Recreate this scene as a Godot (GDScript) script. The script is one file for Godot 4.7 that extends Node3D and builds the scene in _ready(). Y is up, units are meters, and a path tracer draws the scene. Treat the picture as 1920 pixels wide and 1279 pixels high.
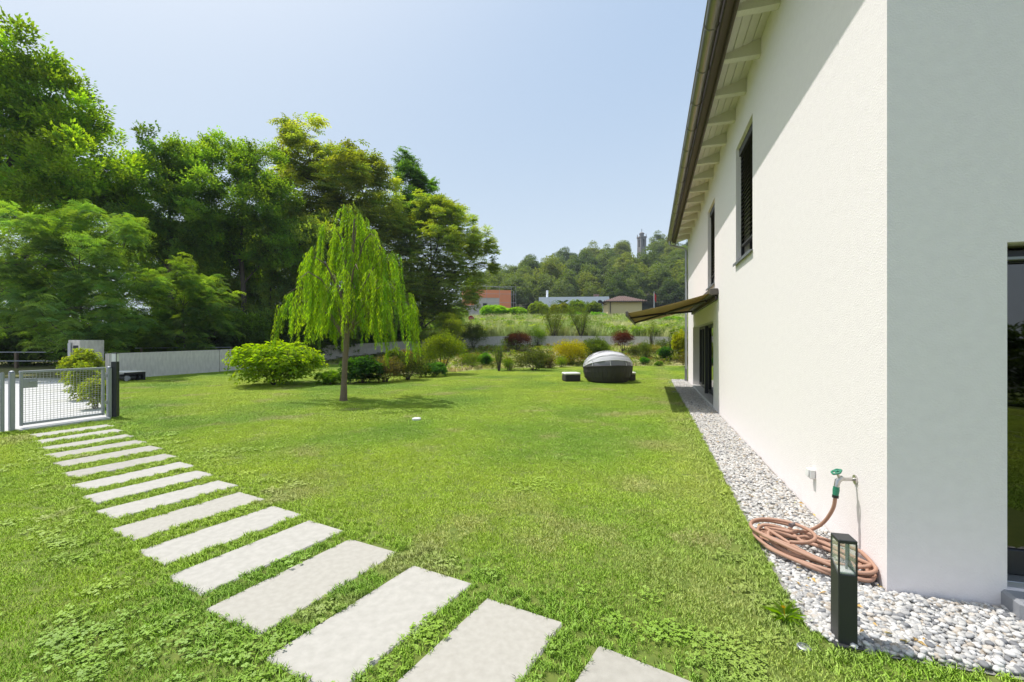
extends Node3D
# A garden behind a white house: x right, y up, z towards the viewer; the house stands turned by HR about the origin.

const HR := -0.29479
const T_PX := [-3000, 190, 200, 408, 600, 705, 770, 850, 940, 1090, 1250, 1400, 4600]
const T_ZL := [18.8, 18.8, 18.8, 23.7, 33.5, 25, 21.5, 23.5, 26.5, 28.5, 29.5, 29, 29]
const T_ZW := [18.8, 18.8, 18.8, 23.7, 33.8, 39, 41.5, 43.5, 43, 41.5, 40, 39, 39]
const T_HB := [0, 0, 0, 0, 0.11, 0.3, 0.5, 0.76, 1.07, 1.14, 1.2, 1.2, 1.2]
const T_HT := [0, 0, 0.2, 0.3, 0.35, 0.5, 1.0, 1.7, 1.95, 1.95, 1.86, 1.85, 1.85]
const T_H70 := [1, 1, 1, 1, 1.2, 2.2, 3.2, 4.5, 4.75, 4.8, 4.8, 4.8, 4.8]
const T_H115 := [3, 3, 3, 3, 3.5, 5, 6.5, 8, 8.2, 8.2, 8.2, 8.2, 8.2]
const T_H300 := [12, 12, 12, 12, 13, 15, 19, 27, 38, 51, 60, 61, 61]
var M := {}
var S := {}
var rng := RandomNumberGenerator.new()
var tint_noise := FastNoiseLite.new()
var fine_noise := FastNoiseLite.new()
var slabs := []


class Geo:
	var v := PackedVector3Array()
	var n := PackedVector3Array()
	var c := PackedColorArray()
	var col := Color.WHITE

	func put(p: Vector3, q: Vector3) -> void:
		v.append(p)
		n.append(q)
		c.append(col)

	func tri(a: Vector3, b: Vector3, d: Vector3) -> void:  # counter-clockwise seen from outside
		var q := (b - a).cross(d - a).normalized()
		put(a, q)
		put(d, q)
		put(b, q)

	func quad(a: Vector3, b: Vector3, d: Vector3, e: Vector3) -> void:
		tri(a, b, d)
		tri(a, d, e)

	func facing(p: Array, out: Vector3) -> void:
		var q: Vector3 = (p[1] - p[0]).cross(p[2] - p[0])
		var r := p if q.dot(out) >= 0.0 else p.duplicate()
		if q.dot(out) < 0.0:
			r.reverse()
		for i in range(1, r.size() - 1):
			tri(r[0], r[i], r[i + 1])

	func smooth(a: Vector3, b: Vector3, d: Vector3, na: Vector3, nb: Vector3, nd: Vector3) -> void:
		put(a, na)
		put(d, nd)
		put(b, nb)

	func box(at: Vector3, size: Vector3, b := Basis(), r := 0.0) -> void:
		var h := size * 0.5
		r = minf(r, minf(h.x, minf(h.y, h.z)) * 0.9)
		for i in 3:
			var j := (i + 1) % 3
			var k := (i + 2) % 3
			for s in [-1.0, 1.0]:
				var f := []
				for e in [[-1, -1], [1, -1], [1, 1], [-1, 1]]:
					var p := Vector3.ZERO
					p[i] = s * h[i]
					p[j] = e[0] * (h[j] - r)
					p[k] = e[1] * (h[k] - r)
					f.append(at + b * p)
				var o := Vector3.ZERO
				o[i] = s
				facing(f, b * o)
				if r > 0.0:
					for t in [-1.0, 1.0]:
						var e := []
						for w in [-1.0, 1.0]:
							var p := Vector3.ZERO
							p[i] = s * h[i]
							p[j] = t * (h[j] - r)
							p[k] = w * (h[k] - r)
							e.append(at + b * p)
						for w in [1.0, -1.0]:
							var p := Vector3.ZERO
							p[i] = s * (h[i] - r)
							p[j] = t * h[j]
							p[k] = w * (h[k] - r)
							e.append(at + b * p)
						o = Vector3.ZERO
						o[i] = s
						o[j] = t
						facing(e, b * o)
		if r > 0.0:
			for x in [-1.0, 1.0]:
				for y in [-1.0, 1.0]:
					for z in [-1.0, 1.0]:
						var o := Vector3(x, y, z)
						facing([at + b * (o * (h - Vector3(0, r, r))), at + b * (o * (h - Vector3(r, 0, r))), at + b * (o * (h - Vector3(r, r, 0)))], b * o)

	func tube(p: Array, rad: Array, sides := 8, caps := true) -> void:
		var t: Vector3 = (p[1] - p[0]).normalized()
		var u := t.cross(Vector3.UP if absf(t.y) < 0.9 else Vector3.RIGHT).normalized()
		var rings := []
		for i in p.size():
			t = (p[mini(i + 1, p.size() - 1)] - p[maxi(i - 1, 0)]).normalized()
			u = (u - t * u.dot(t)).normalized()
			var w := t.cross(u)
			var ring := []
			for k in sides:
				var a := TAU * k / sides
				ring.append(u * cos(a) + w * sin(a))
			rings.append(ring)
		for i in p.size() - 1:
			for k in sides:
				var l := (k + 1) % sides
				var ra: float = rad[mini(i, rad.size() - 1)]
				var rb: float = rad[mini(i + 1, rad.size() - 1)]
				var a0: Vector3 = rings[i][k]
				var a1: Vector3 = rings[i][l]
				var b0: Vector3 = rings[i + 1][k]
				var b1: Vector3 = rings[i + 1][l]
				smooth(p[i] + a0 * ra, p[i] + a1 * ra, p[i + 1] + b1 * rb, a0, a1, b1)
				smooth(p[i] + a0 * ra, p[i + 1] + b1 * rb, p[i + 1] + b0 * rb, a0, b1, b0)
		if caps:
			for e in [0, p.size() - 1]:
				var ring := []
				for k in sides:
					ring.append(p[e] + rings[e][k] * rad[mini(e, rad.size() - 1)])
				facing(ring, (p[0] - p[1]) if e == 0 else (p[e] - p[e - 1]))

	func lathe(prof: Array, seg: int, at := Vector3.ZERO, from := 0.0, to := TAU, sx := 1.0) -> void:
		for i in prof.size() - 1:
			var p: Vector2 = prof[i]
			var q: Vector2 = prof[i + 1]
			var d := q - p
			for k in seg:
				var a := from + (to - from) * k / seg
				var b := from + (to - from) * (k + 1) / seg
				var ca := Vector3(cos(a) * sx, 0, sin(a))
				var cb := Vector3(cos(b) * sx, 0, sin(b))
				var na := (Vector3(cos(a), 0, sin(a)) * d.y + Vector3.UP * -d.x).normalized()
				var nb := (Vector3(cos(b), 0, sin(b)) * d.y + Vector3.UP * -d.x).normalized()
				var a0 := at + ca * p.x + Vector3.UP * p.y
				var b0 := at + cb * p.x + Vector3.UP * p.y
				var a1 := at + ca * q.x + Vector3.UP * q.y
				var b1 := at + cb * q.x + Vector3.UP * q.y
				smooth(b0, a0, a1, nb, na, na)
				smooth(b0, a1, b1, nb, na, nb)

	func leaf(p: Vector3, d: Vector3, up: Vector3, l: float, w: float, droop := 0.2) -> void:
		var side := d.cross(up).normalized()
		up = side.cross(d).normalized()
		var mid := p + d * l * 0.42 + up * w * 0.12
		var tip := p + d * l - up * l * droop
		facing([p, mid + side * w * 0.5, tip], up)
		facing([p, tip, mid - side * w * 0.5], up)

	func blade(p: Vector3, lean: Vector3, h: float, w: float, yaw: float) -> void:
		var side := Vector3(cos(yaw), 0, sin(yaw)) * w * 0.5
		var mid := p + Vector3.UP * h * 0.55 + lean * h * 0.3
		var tip := p + Vector3.UP * h * 0.9 + lean * h
		var q := (Vector3(-sin(yaw), 0, cos(yaw)) * 0.6 + Vector3.UP * 0.75).normalized()
		smooth(p - side, p + side, mid + side * 0.8, q, q, q)
		smooth(p - side, mid + side * 0.8, mid - side * 0.8, q, q, q)
		smooth(mid - side * 0.8, mid + side * 0.8, tip, q, q, q)

	func mesh() -> ArrayMesh:
		var a := []
		a.resize(Mesh.ARRAY_MAX)
		a[Mesh.ARRAY_VERTEX] = v
		a[Mesh.ARRAY_NORMAL] = n
		a[Mesh.ARRAY_COLOR] = c
		var m := ArrayMesh.new()
		m.add_surface_from_arrays(Mesh.PRIMITIVE_TRIANGLES, a)
		return m


# ---------------------------------------------------------------- helpers
func lin(c: Color) -> Color:
	return c.linear_to_srgb()


func mat(called: String, c: Color, rough := 0.8, metal := 0.0, spec := 0.5) -> StandardMaterial3D:
	var m := StandardMaterial3D.new()
	m.resource_name = called
	m.albedo_color = lin(c)
	m.roughness = rough
	m.metallic = metal
	m.metallic_specular = spec
	M[called] = m
	return m


func noise_tex(freq: float, kind := FastNoiseLite.TYPE_SIMPLEX_SMOOTH, oct := 4, lo := Color.BLACK, hi := Color.WHITE, size := 512, sd := 1) -> NoiseTexture2D:
	var f := FastNoiseLite.new()
	f.noise_type = kind
	f.frequency = freq
	f.fractal_octaves = oct
	f.seed = sd
	var t := NoiseTexture2D.new()
	t.width = size
	t.height = size
	t.seamless = true
	t.noise = f
	var g := Gradient.new()
	g.set_color(0, lo)
	g.set_color(1, hi)
	t.color_ramp = g
	return t


func mottled(called: String, lo: Color, hi: Color, rough: float, freq: float, scale: Vector3, bump := 0.0, bump_freq := 0.1) -> StandardMaterial3D:
	var m := mat(called, Color.WHITE, rough)
	m.albedo_texture = noise_tex(freq, FastNoiseLite.TYPE_SIMPLEX_SMOOTH, 5, lin(lo), lin(hi), 512, called.length())
	m.uv1_triplanar = true
	m.uv1_world_triplanar = true
	m.uv1_scale = scale
	if bump > 0.0:
		m.heightmap_enabled = true
		m.heightmap_scale = bump
		m.heightmap_texture = noise_tex(bump_freq, FastNoiseLite.TYPE_SIMPLEX_SMOOTH, 3, Color.BLACK, Color.WHITE, 512, 7)
	return m


func leafy(called: String, through: Color, rough := 0.55) -> StandardMaterial3D:
	var m := mat(called, Color.WHITE, rough, 0.0, 0.5)
	m.vertex_color_use_as_albedo = true
	m.backlight_enabled = true
	m.backlight = through
	m.cull_mode = BaseMaterial3D.CULL_DISABLED
	return m


func numbered(called: String, parent: Node) -> String:
	if not parent.has_node(NodePath(called)):
		return called
	var i := 1
	while parent.has_node(NodePath("%s_%03d" % [called, i])):
		i += 1
	return "%s_%03d" % [called, i]


var counts := {}


func fresh(called: String, parent: Node) -> String:
	var k := str(parent.get_instance_id()) + called
	var i: int = counts.get(k, 0)
	counts[k] = i + 1
	return called if i == 0 else "%s_%03d" % [called, i]


func tag(o: Node, label: String, category := "", group := "", kind := "") -> Node:
	if label:
		o.set_meta("label", label)
	if category:
		o.set_meta("category", category)
	if group:
		o.set_meta("group", group)
	if kind:
		o.set_meta("kind", kind)
	return o


func thing(called: String, label: String, category: String, at := Vector3.ZERO, turn := 0.0, group := "") -> Node3D:
	var o := Node3D.new()
	o.name = fresh(called, self)
	o.position = at
	o.rotation.y = turn
	add_child(o, true)
	tag(o, label, category, group)
	return o


func part(called: String, g: Variant, m: Material, parent: Node, at := Vector3.ZERO) -> MeshInstance3D:
	var o := MeshInstance3D.new()
	o.name = fresh(called, parent)
	o.mesh = g.mesh() if g is Geo else g
	o.material_override = m
	o.position = at
	parent.add_child(o, true)
	return o


func scatter(called: String, mesh: Mesh, m: Material, parent: Node, where: Array, tints: Array) -> MultiMeshInstance3D:
	var mm := MultiMesh.new()
	mm.transform_format = MultiMesh.TRANSFORM_3D
	mm.use_colors = true
	mm.mesh = mesh
	mm.instance_count = where.size()
	for i in where.size():
		mm.set_instance_transform(i, where[i])
		mm.set_instance_color(i, tints[i])
	var o := MultiMeshInstance3D.new()
	o.name = fresh(called, parent)
	o.multimesh = mm
	o.material_override = m
	parent.add_child(o, true)
	o.set_meta("kind", "stuff")
	return o


func V(a: float, h: float, s: float) -> Vector3:  # house axes: a across from the house wall line, s along it
	return Vector3(a, h, -s).rotated(Vector3.UP, HR)


func to_house(x: float, z: float) -> Vector2:
	var p := Vector3(x, 0, z).rotated(Vector3.UP, -HR)
	return Vector2(p.x, -p.z)


func table(t: Array, k: float) -> float:
	for i in range(1, T_PX.size()):
		if k <= T_PX[i]:
			return lerpf(t[i - 1], t[i], clampf((k - T_PX[i - 1]) / float(T_PX[i] - T_PX[i - 1]), 0.0, 1.0))
	return t[t.size() - 1]


func terrain(x: float, d: float) -> float:  # height of the ground at x, d metres ahead
	if d < 6.0:
		return 0.0
	var k := 960.0 + 853.0 * x / d
	var zl := table(T_ZL, k)
	var zw := table(T_ZW, k)
	if d <= zl:
		return 0.0
	if d <= zw:
		var t := (d - zl) / maxf(zw - zl, 0.01)
		return table(T_HB, k) * (t * t * (3.0 - 2.0 * t) * 0.5 + t * 0.5)
	var zs := [zw, maxf(70.0, zw + 1.0), 115.0, 135.0, 300.0]
	var hs := [table(T_HT, k), table(T_H70, k), table(T_H115, k), table(T_H115, k) + 1.5, table(T_H300, k)]
	for i in range(1, 5):
		if d <= zs[i]:
			return lerpf(hs[i - 1], hs[i], (d - zs[i - 1]) / (zs[i] - zs[i - 1]))
	return hs[4]


func rnd(a: float, b: float) -> float:
	return rng.randf_range(a, b)


func ball() -> Vector3:
	var p := Vector3(rnd(-1, 1), rnd(-1, 1), rnd(-1, 1))
	while p.length_squared() > 1.0:
		p = Vector3(rnd(-1, 1), rnd(-1, 1), rnd(-1, 1))
	return p


func vary(c: Color, amount: float, yellow := 0.1) -> Color:
	var k := rnd(1.0 - amount, 1.0 + amount)
	var y := rnd(-yellow, yellow)
	return Color(c.r * k * (1.0 + y * 1.6), c.g * k * (1.0 + y * 0.5), c.b * k * (1.0 - y))


func tilt(yaw: float, lean: float, size: float) -> Basis:
	return Basis(Vector3.UP, yaw) * Basis(Vector3.RIGHT, lean) * Basis.from_scale(Vector3.ONE * size)


# ---------------------------------------------------------------- materials and shared leaf shapes
func make_materials() -> void:
	var st := mottled("render_plaster", Color(0.845, 0.785, 0.775), Color(0.895, 0.835, 0.825), 0.95, 0.01, Vector3.ONE * 1.8, 0.2, 0.11)
	st.heightmap_texture = noise_tex(0.09, FastNoiseLite.TYPE_CELLULAR, 2, Color.BLACK, Color.WHITE, 512, 3)
	mottled("slab_concrete", Color(0.385, 0.36, 0.31), Color(0.46, 0.435, 0.38), 0.9, 0.025, Vector3.ONE * 1.3, 0.06, 0.3)
	mottled("slab_concrete_b", Color(0.35, 0.328, 0.28), Color(0.44, 0.415, 0.36), 0.9, 0.02, Vector3.ONE * 1.1, 0.06, 0.3)
	mottled("slab_concrete_c", Color(0.40, 0.38, 0.335), Color(0.49, 0.465, 0.415), 0.9, 0.03, Vector3.ONE * 0.8, 0.06, 0.3)
	mottled("drive_concrete", Color(0.50, 0.49, 0.47), Color(0.60, 0.59, 0.57), 0.9, 0.02, Vector3.ONE * 0.5)
	mottled("wall_concrete", Color(0.50, 0.455, 0.405), Color(0.74, 0.685, 0.615), 0.92, 0.014, Vector3(0.9, 0.3, 0.9), 0.1, 0.2)
	mottled("asphalt", Color(0.05, 0.05, 0.055), Color(0.09, 0.09, 0.095), 0.9, 0.1, Vector3.ONE)
	mottled("granite", Color(0.16, 0.165, 0.18), Color(0.42, 0.43, 0.45), 0.5, 0.2, Vector3.ONE * 3.0)
	mottled("bark", Color(0.055, 0.042, 0.033), Color(0.13, 0.105, 0.085), 0.95, 0.05, Vector3(3.0, 0.7, 3.0), 1.2, 0.06)
	mottled("pale_bark", Color(0.13, 0.095, 0.065), Color(0.30, 0.225, 0.16), 0.95, 0.05, Vector3(4.0, 1.2, 4.0), 0.8, 0.08)
	mottled("lawn_soil", Color(0.10, 0.15, 0.02), Color(0.17, 0.20, 0.035), 1.0, 0.03, Vector3.ONE * 0.7)
	mottled("bank_earth", Color(0.20, 0.26, 0.06), Color(0.46, 0.38, 0.20), 1.0, 0.025, Vector3.ONE * 0.25, 6.0, 0.05)
	mottled("meadow_soil", Color(0.12, 0.14, 0.03), Color(0.20, 0.18, 0.06), 1.0, 0.03, Vector3.ONE * 0.2)
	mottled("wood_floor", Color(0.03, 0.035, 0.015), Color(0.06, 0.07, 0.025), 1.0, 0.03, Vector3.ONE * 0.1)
	mottled("pebble_bed", Color(0.2, 0.19, 0.17), Color(0.42, 0.40, 0.37), 0.9, 0.12, Vector3.ONE * 2.0)
	mottled("white_wood", Color(0.60, 0.57, 0.50), Color(0.70, 0.67, 0.60), 0.7, 0.03, Vector3(3, 3, 0.4))
	mat("gutter_steel", Color(0.30, 0.275, 0.24), 0.36, 0.8)
	mat("zinc", Color(0.42, 0.43, 0.44), 0.42, 0.75)
	mat("brown_board", Color(0.085, 0.062, 0.045), 0.6)
	mat("roof_tile", Color(0.10, 0.085, 0.078), 0.8)
	mat("anthracite", Color(0.035, 0.037, 0.039), 0.45, 0.2)
	mat("bollard_coat", Color(0.034, 0.034, 0.036), 0.5, 0.0)
	mat("blind", Color(0.02, 0.016, 0.018), 0.45)
	mat("frame_dark", Color(0.02, 0.021, 0.025), 0.4)
	mat("sill_metal", Color(0.24, 0.25, 0.26), 0.45, 0.5)
	mat("coated_glass", Color(0.10, 0.10, 0.10), 0.02, 1.0)
	mat("dim_room", Color(0.12, 0.115, 0.11), 0.9)
	mat("galvanised", Color(0.34, 0.355, 0.38), 0.5, 0.4)
	mat("awning_cloth", Color(0.40, 0.30, 0.15), 0.9)
	M["awning_cloth"].backlight_enabled = true
	M["awning_cloth"].backlight = Color(0.5, 0.42, 0.25)
	mat("awning_arm", Color(0.05, 0.042, 0.036), 0.5, 0.3)
	mat("awning_box", Color(0.13, 0.115, 0.10), 0.5, 0.3)
	mat("hose_rubber", Color(0.42, 0.24, 0.165), 0.6)
	mat("hose_dark", Color(0.16, 0.13, 0.13), 0.6)
	mat("brass", Color(0.55, 0.53, 0.50), 0.28, 0.9)
	mat("green_plastic", Color(0.03, 0.22, 0.13), 0.45)
	mat("black_plastic", Color(0.015, 0.015, 0.016), 0.5)
	mat("white_plastic", Color(0.75, 0.74, 0.72), 0.45)
	mat("grey_plastic", Color(0.25, 0.25, 0.26), 0.5)
	mat("wicker", Color(0.055, 0.048, 0.042), 0.7)
	mat("hood_cloth", Color(0.66, 0.65, 0.66), 0.9)
	mat("hood_lining", Color(0.30, 0.29, 0.33), 0.9)
	mat("cushion", Color(0.72, 0.69, 0.64), 0.9)
	mat("orange_brick", Color(0.93, 0.33, 0.16), 0.9)
	mat("raw_concrete", Color(0.62, 0.56, 0.47), 0.9)
	mat("white_paint", Color(0.82, 0.85, 0.88), 0.8)
	mat("yellow_paint", Color(0.78, 0.63, 0.33), 0.9)
	mat("tower_stone", Color(0.25, 0.235, 0.225), 0.9)
	mat("tile_red", Color(0.16, 0.10, 0.085), 0.85)
	mat("sign_red", Color(0.35, 0.02, 0.03), 0.5)
	mat("flag_red", Color(0.55, 0.03, 0.03), 0.8)
	var gl := mat("clear_glass", Color(1, 1, 1), 0.02)
	gl.transparency = BaseMaterial3D.TRANSPARENCY_ALPHA
	gl.albedo_color = Color(0.9, 0.95, 0.93, 0.1)
	leafy("grass", Color(0.33, 0.36, 0.12), 0.6)
	leafy("leaf", Color(1.15, 1.22, 0.36))
	var pb := mat("pebble", Color.WHITE, 0.75)
	pb.vertex_color_use_as_albedo = true
	var pc := [Color(0.56, 0.54, 0.505), Color(0.42, 0.41, 0.395), Color(0.64, 0.625, 0.60), Color(0.44, 0.38, 0.31), Color(0.22, 0.22, 0.225), Color(0.54, 0.485, 0.42)]
	for i in pc.size():
		mat("pebble_%d" % i, pc[i], 0.75)


func make_shapes() -> void:
	var g := Geo.new()  # spray of broad leaves along a bent twig
	for k in 3:
		var yaw := -0.7 + 0.7 * k
		var dir := Vector3(sin(yaw), 0.12, cos(yaw)).normalized()
		for i in 7:
			var p := dir * (0.1 + 0.065 * i) + Vector3(0, -0.02 * i * i * 0.12, 0)
			var s := -1.0 if i % 2 else 1.0
			var d := (dir * 0.6 + Vector3(cos(yaw), 0, -sin(yaw)) * s + Vector3(0, rnd(-0.5, 0.3), 0)).normalized()
			var k2 := rnd(0.8, 1.2)
			g.col = Color(k2, k2, k2)
			g.leaf(p, d, (Vector3.UP + ball() * 0.7).normalized(), rnd(0.15, 0.2), rnd(0.075, 0.1), 0.25)
	S["A"] = g.mesh()
	g = Geo.new()  # looser, smaller leaves
	for i in 26:
		var dir := Vector3(rnd(-1, 1), rnd(-0.35, 0.5), rnd(0.0, 1.4)).normalized()
		var k2 := rnd(0.75, 1.25)
		g.col = Color(k2, k2, k2)
		g.leaf(dir * rnd(0.05, 0.42), (dir + ball() * 0.8).normalized(), (Vector3.UP + ball() * 0.8).normalized(), rnd(0.12, 0.17), rnd(0.06, 0.085), 0.2)
	S["B"] = g.mesh()
	g = Geo.new()  # feather leaves
	for k in 5:
		var yaw := rnd(-1.3, 1.3)
		var dir := Vector3(sin(yaw), rnd(0.0, 0.35), cos(yaw)).normalized()
		var side := Vector3(cos(yaw), 0, -sin(yaw))
		for i in 7:
			var p := dir * (0.12 + 0.055 * i) - Vector3(0, 0.006 * i * i, 0)
			for s in [-1.0, 1.0]:
				var k2 := rnd(0.85, 1.15)
				g.col = Color(k2, k2, k2)
				g.leaf(p, (dir * 0.5 + side * s + Vector3(0, rnd(-0.35, 0.05), 0)).normalized(), Vector3.UP, rnd(0.10, 0.13), 0.034, 0.15)
	S["P"] = g.mesh()
	g = Geo.new()  # rosette of large leaves
	for i in 11:
		var yaw := TAU * i / 11.0 * 2.4 + rnd(-0.3, 0.3)
		var dir := Vector3(sin(yaw), rnd(-0.25, 0.7), cos(yaw)).normalized()
		var k2 := rnd(0.85, 1.15)
		g.col = Color(k2, k2, k2)
		g.leaf(dir * 0.03 + Vector3(0, rnd(-0.08, 0.06), 0), dir, Vector3.UP, rnd(0.13, 0.2), rnd(0.06, 0.085), 0.35)
	S["C"] = g.mesh()
	g = Geo.new()  # many little leaves
	for i in 34:
		var dir := (ball() + Vector3(0, 0.3, 0)).normalized()
		var k2 := rnd(0.75, 1.25)
		g.col = Color(k2, k2, k2)
		g.leaf(dir * rnd(0.02, 0.17), (dir + ball() * 0.6).normalized(), (Vector3.UP + ball()).normalized(), rnd(0.04, 0.065), rnd(0.018, 0.028), 0.2)
	S["D"] = g.mesh()
	for q in [["W0", 0.6], ["W1", 1.0], ["W2", 1.5]]:  # hanging willow shoots
		g = Geo.new()
		var l: float = q[1]
		var steps := int(l * 30)
		for i in steps:
			var t := float(i) / steps
			var p := Vector3(0.02 * sin(t * 5.0), -l * t + 0.06 * (1.0 - t), 0.22 * sqrt(t) + 0.02 * cos(t * 7.0))
			for s in [-1.0, 1.0]:
				var yaw := rnd(0, TAU)
				var k2 := rnd(0.8, 1.2)
				g.col = Color(k2, k2, k2 * 0.9)
				var d := Vector3(sin(yaw) * 0.55, -0.75, cos(yaw) * 0.55).normalized()
				g.leaf(p, d, (Vector3(sin(yaw), 0.3, cos(yaw)) + ball() * 0.5).normalized(), rnd(0.08, 0.125), 0.021, 0.05)
		g.col = Color(1.1, 0.9, 0.7)
		g.tube([Vector3(0, 0.05, 0), Vector3(0, -0.2 * l, 0.1), Vector3(0, -l * 0.6, 0.17), Vector3(0, -l, 0.21)], [0.004, 0.003, 0.002, 0.001], 3, false)
		S[q[0]] = g.mesh()
	for q in 3:  # lawn sods
		g = Geo.new()
		for i in 900:
			var k2 := rnd(0.5, 1.4)
			var y := rnd(0.0, 1.0)
			g.col = Color(k2 * 1.9, k2 * 1.35, k2 * 2.2) if y > 0.95 else Color(k2 * (0.9 + y * 0.25), k2, k2)
			var a := rnd(0, TAU)
			g.blade(Vector3(rnd(-0.17, 0.17), 0, rnd(-0.17, 0.17)), Vector3(cos(a), 0, sin(a)) * rnd(0.2, 1.5), rnd(0.009, 0.023), rnd(0.0032, 0.0048), rnd(0, TAU))
		S["sod_%d" % q] = g.mesh()
	g = Geo.new()
	for i in 22:
		var k2 := rnd(0.6, 1.35)
		g.col = Color(k2, k2, k2)
		var a := rnd(0, TAU)
		var p := ball() * 0.028
		g.blade(Vector3(p.x, 0, p.z), Vector3(cos(a), 0, sin(a)) * rnd(0.3, 1.5), rnd(0.014, 0.036), rnd(0.0035, 0.005), rnd(0, TAU))
	S["tuft"] = g.mesh()
	g = Geo.new()  # clover
	for i in 40:
		var p := Vector3(rnd(-0.09, 0.09), rnd(0.014, 0.03), rnd(-0.09, 0.09))
		var up := (Vector3.UP + ball() * 0.4).normalized()
		var k2 := rnd(0.75, 1.3)
		g.col = Color(k2, k2, k2)
		var y0 := rnd(0, TAU)
		var r := rnd(0.006, 0.0105)
		for k in 3:
			var yaw := y0 + TAU * k / 3.0
			var d := Vector3(cos(yaw), 0, sin(yaw))
			d = (d - up * d.dot(up)).normalized()
			var s := d.cross(up)
			g.facing([p, p + d * r * 0.7 + s * r * 0.75, p + d * r * 1.6 + s * r * 0.5, p + d * r * 1.6 - s * r * 0.5, p + d * r * 0.7 - s * r * 0.75], up)
	S["clover"] = g.mesh()
	g = Geo.new()  # tall meadow grass
	for i in 40:
		var a := rnd(0, TAU)
		var k2 := rnd(0.7, 1.3)
		var y := rnd(0.0, 1.0)
		g.col = Color(k2 * 1.7, k2 * 1.35, k2 * 2.0) if y > 0.7 else Color(k2, k2, k2)
		var p := ball() * 0.35
		g.blade(Vector3(p.x, 0, p.z), Vector3(cos(a), 0, sin(a)) * rnd(0.1, 0.6), rnd(0.35, 0.8), rnd(0.012, 0.022), rnd(0, TAU))
	S["meadow"] = g.mesh()
	for q in 4:  # water-worn pebbles
		g = Geo.new()
		var d := [ball() * 0.35, ball() * 0.35]
		var pts := []
		for i in 5:
			var ring := []
			for k in 8:
				var el := PI * (i / 4.0 - 0.5)
				var p := Vector3(cos(el) * cos(TAU * k / 8.0), sin(el), cos(el) * sin(TAU * k / 8.0))
				var f: float = 1.0 + 0.5 * (maxf(0.0, p.dot(d[0])) - maxf(0.0, p.dot(d[1]))) + 0.06 * sin(k * 2.3 + i + q)
				ring.append([p * f * Vector3(1.0, 0.5, 0.76), (p * Vector3(0.8, 1.6, 1.05)).normalized()])
			pts.append(ring)
		for i in 4:
			for k in 8:
				var a: Array = pts[i][k]
				var b: Array = pts[i][(k + 1) % 8]
				var e: Array = pts[i + 1][(k + 1) % 8]
				var f: Array = pts[i + 1][k]
				if i > 0:
					g.smooth(b[0], a[0], e[0], b[1], a[1], e[1])
				if i < 3:
					g.smooth(a[0], f[0], e[0], a[1], f[1], e[1])
		S["stone_%d" % q] = g.mesh()
	for q in 5:  # far crowns, 10 m tall trees
		g = Geo.new()
		var lumps := []
		for i in 24:
			var t := rnd(0.0, 1.0)
			var a := rnd(0, TAU)
			var r := 3.3 * sqrt(sin(PI * (0.16 + 0.78 * t))) * rnd(0.5, 1.0)
			lumps.append([Vector3(cos(a) * r, 3.0 + 5.6 * t, sin(a) * r), rnd(0.7, 1.5)])
		lumps.append([Vector3(rnd(-0.8, 0.8), 8.9 + q * 0.2, rnd(-0.8, 0.8)), 1.5])
		lumps.append([Vector3(0, 6, 0), 2.6])
		for l in lumps:
			for i in 190:
				var d := ball().normalized()
				if d.y < -0.5:
					d.y = -d.y
				var p: Vector3 = l[0] + d * l[1] * rnd(0.6, 1.25) * Vector3(1, 0.85, 1)
				var k2 := rnd(0.75, 1.25)
				g.col = Color(k2 * rnd(0.9, 1.2), k2, k2)
				g.leaf(p, (ball() + d * 0.6).normalized(), (d + Vector3.UP * 0.6 + ball() * 0.6).normalized(), rnd(0.3, 0.55), rnd(0.22, 0.36), 0.2)
		S["far_%d" % q] = g.mesh()


# ---------------------------------------------------------------- plants
func bent(a: Vector3, b: Vector3, sag: float) -> Array:
	var m1 := a.lerp(b, 0.35) + Vector3(rnd(-1, 1), rnd(0.2, 1), rnd(-1, 1)) * sag
	var m2 := a.lerp(b, 0.7) + Vector3(rnd(-1, 1), rnd(-0.2, 0.8), rnd(-1, 1)) * sag * 0.7
	return [a, m1, m2, b]


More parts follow.
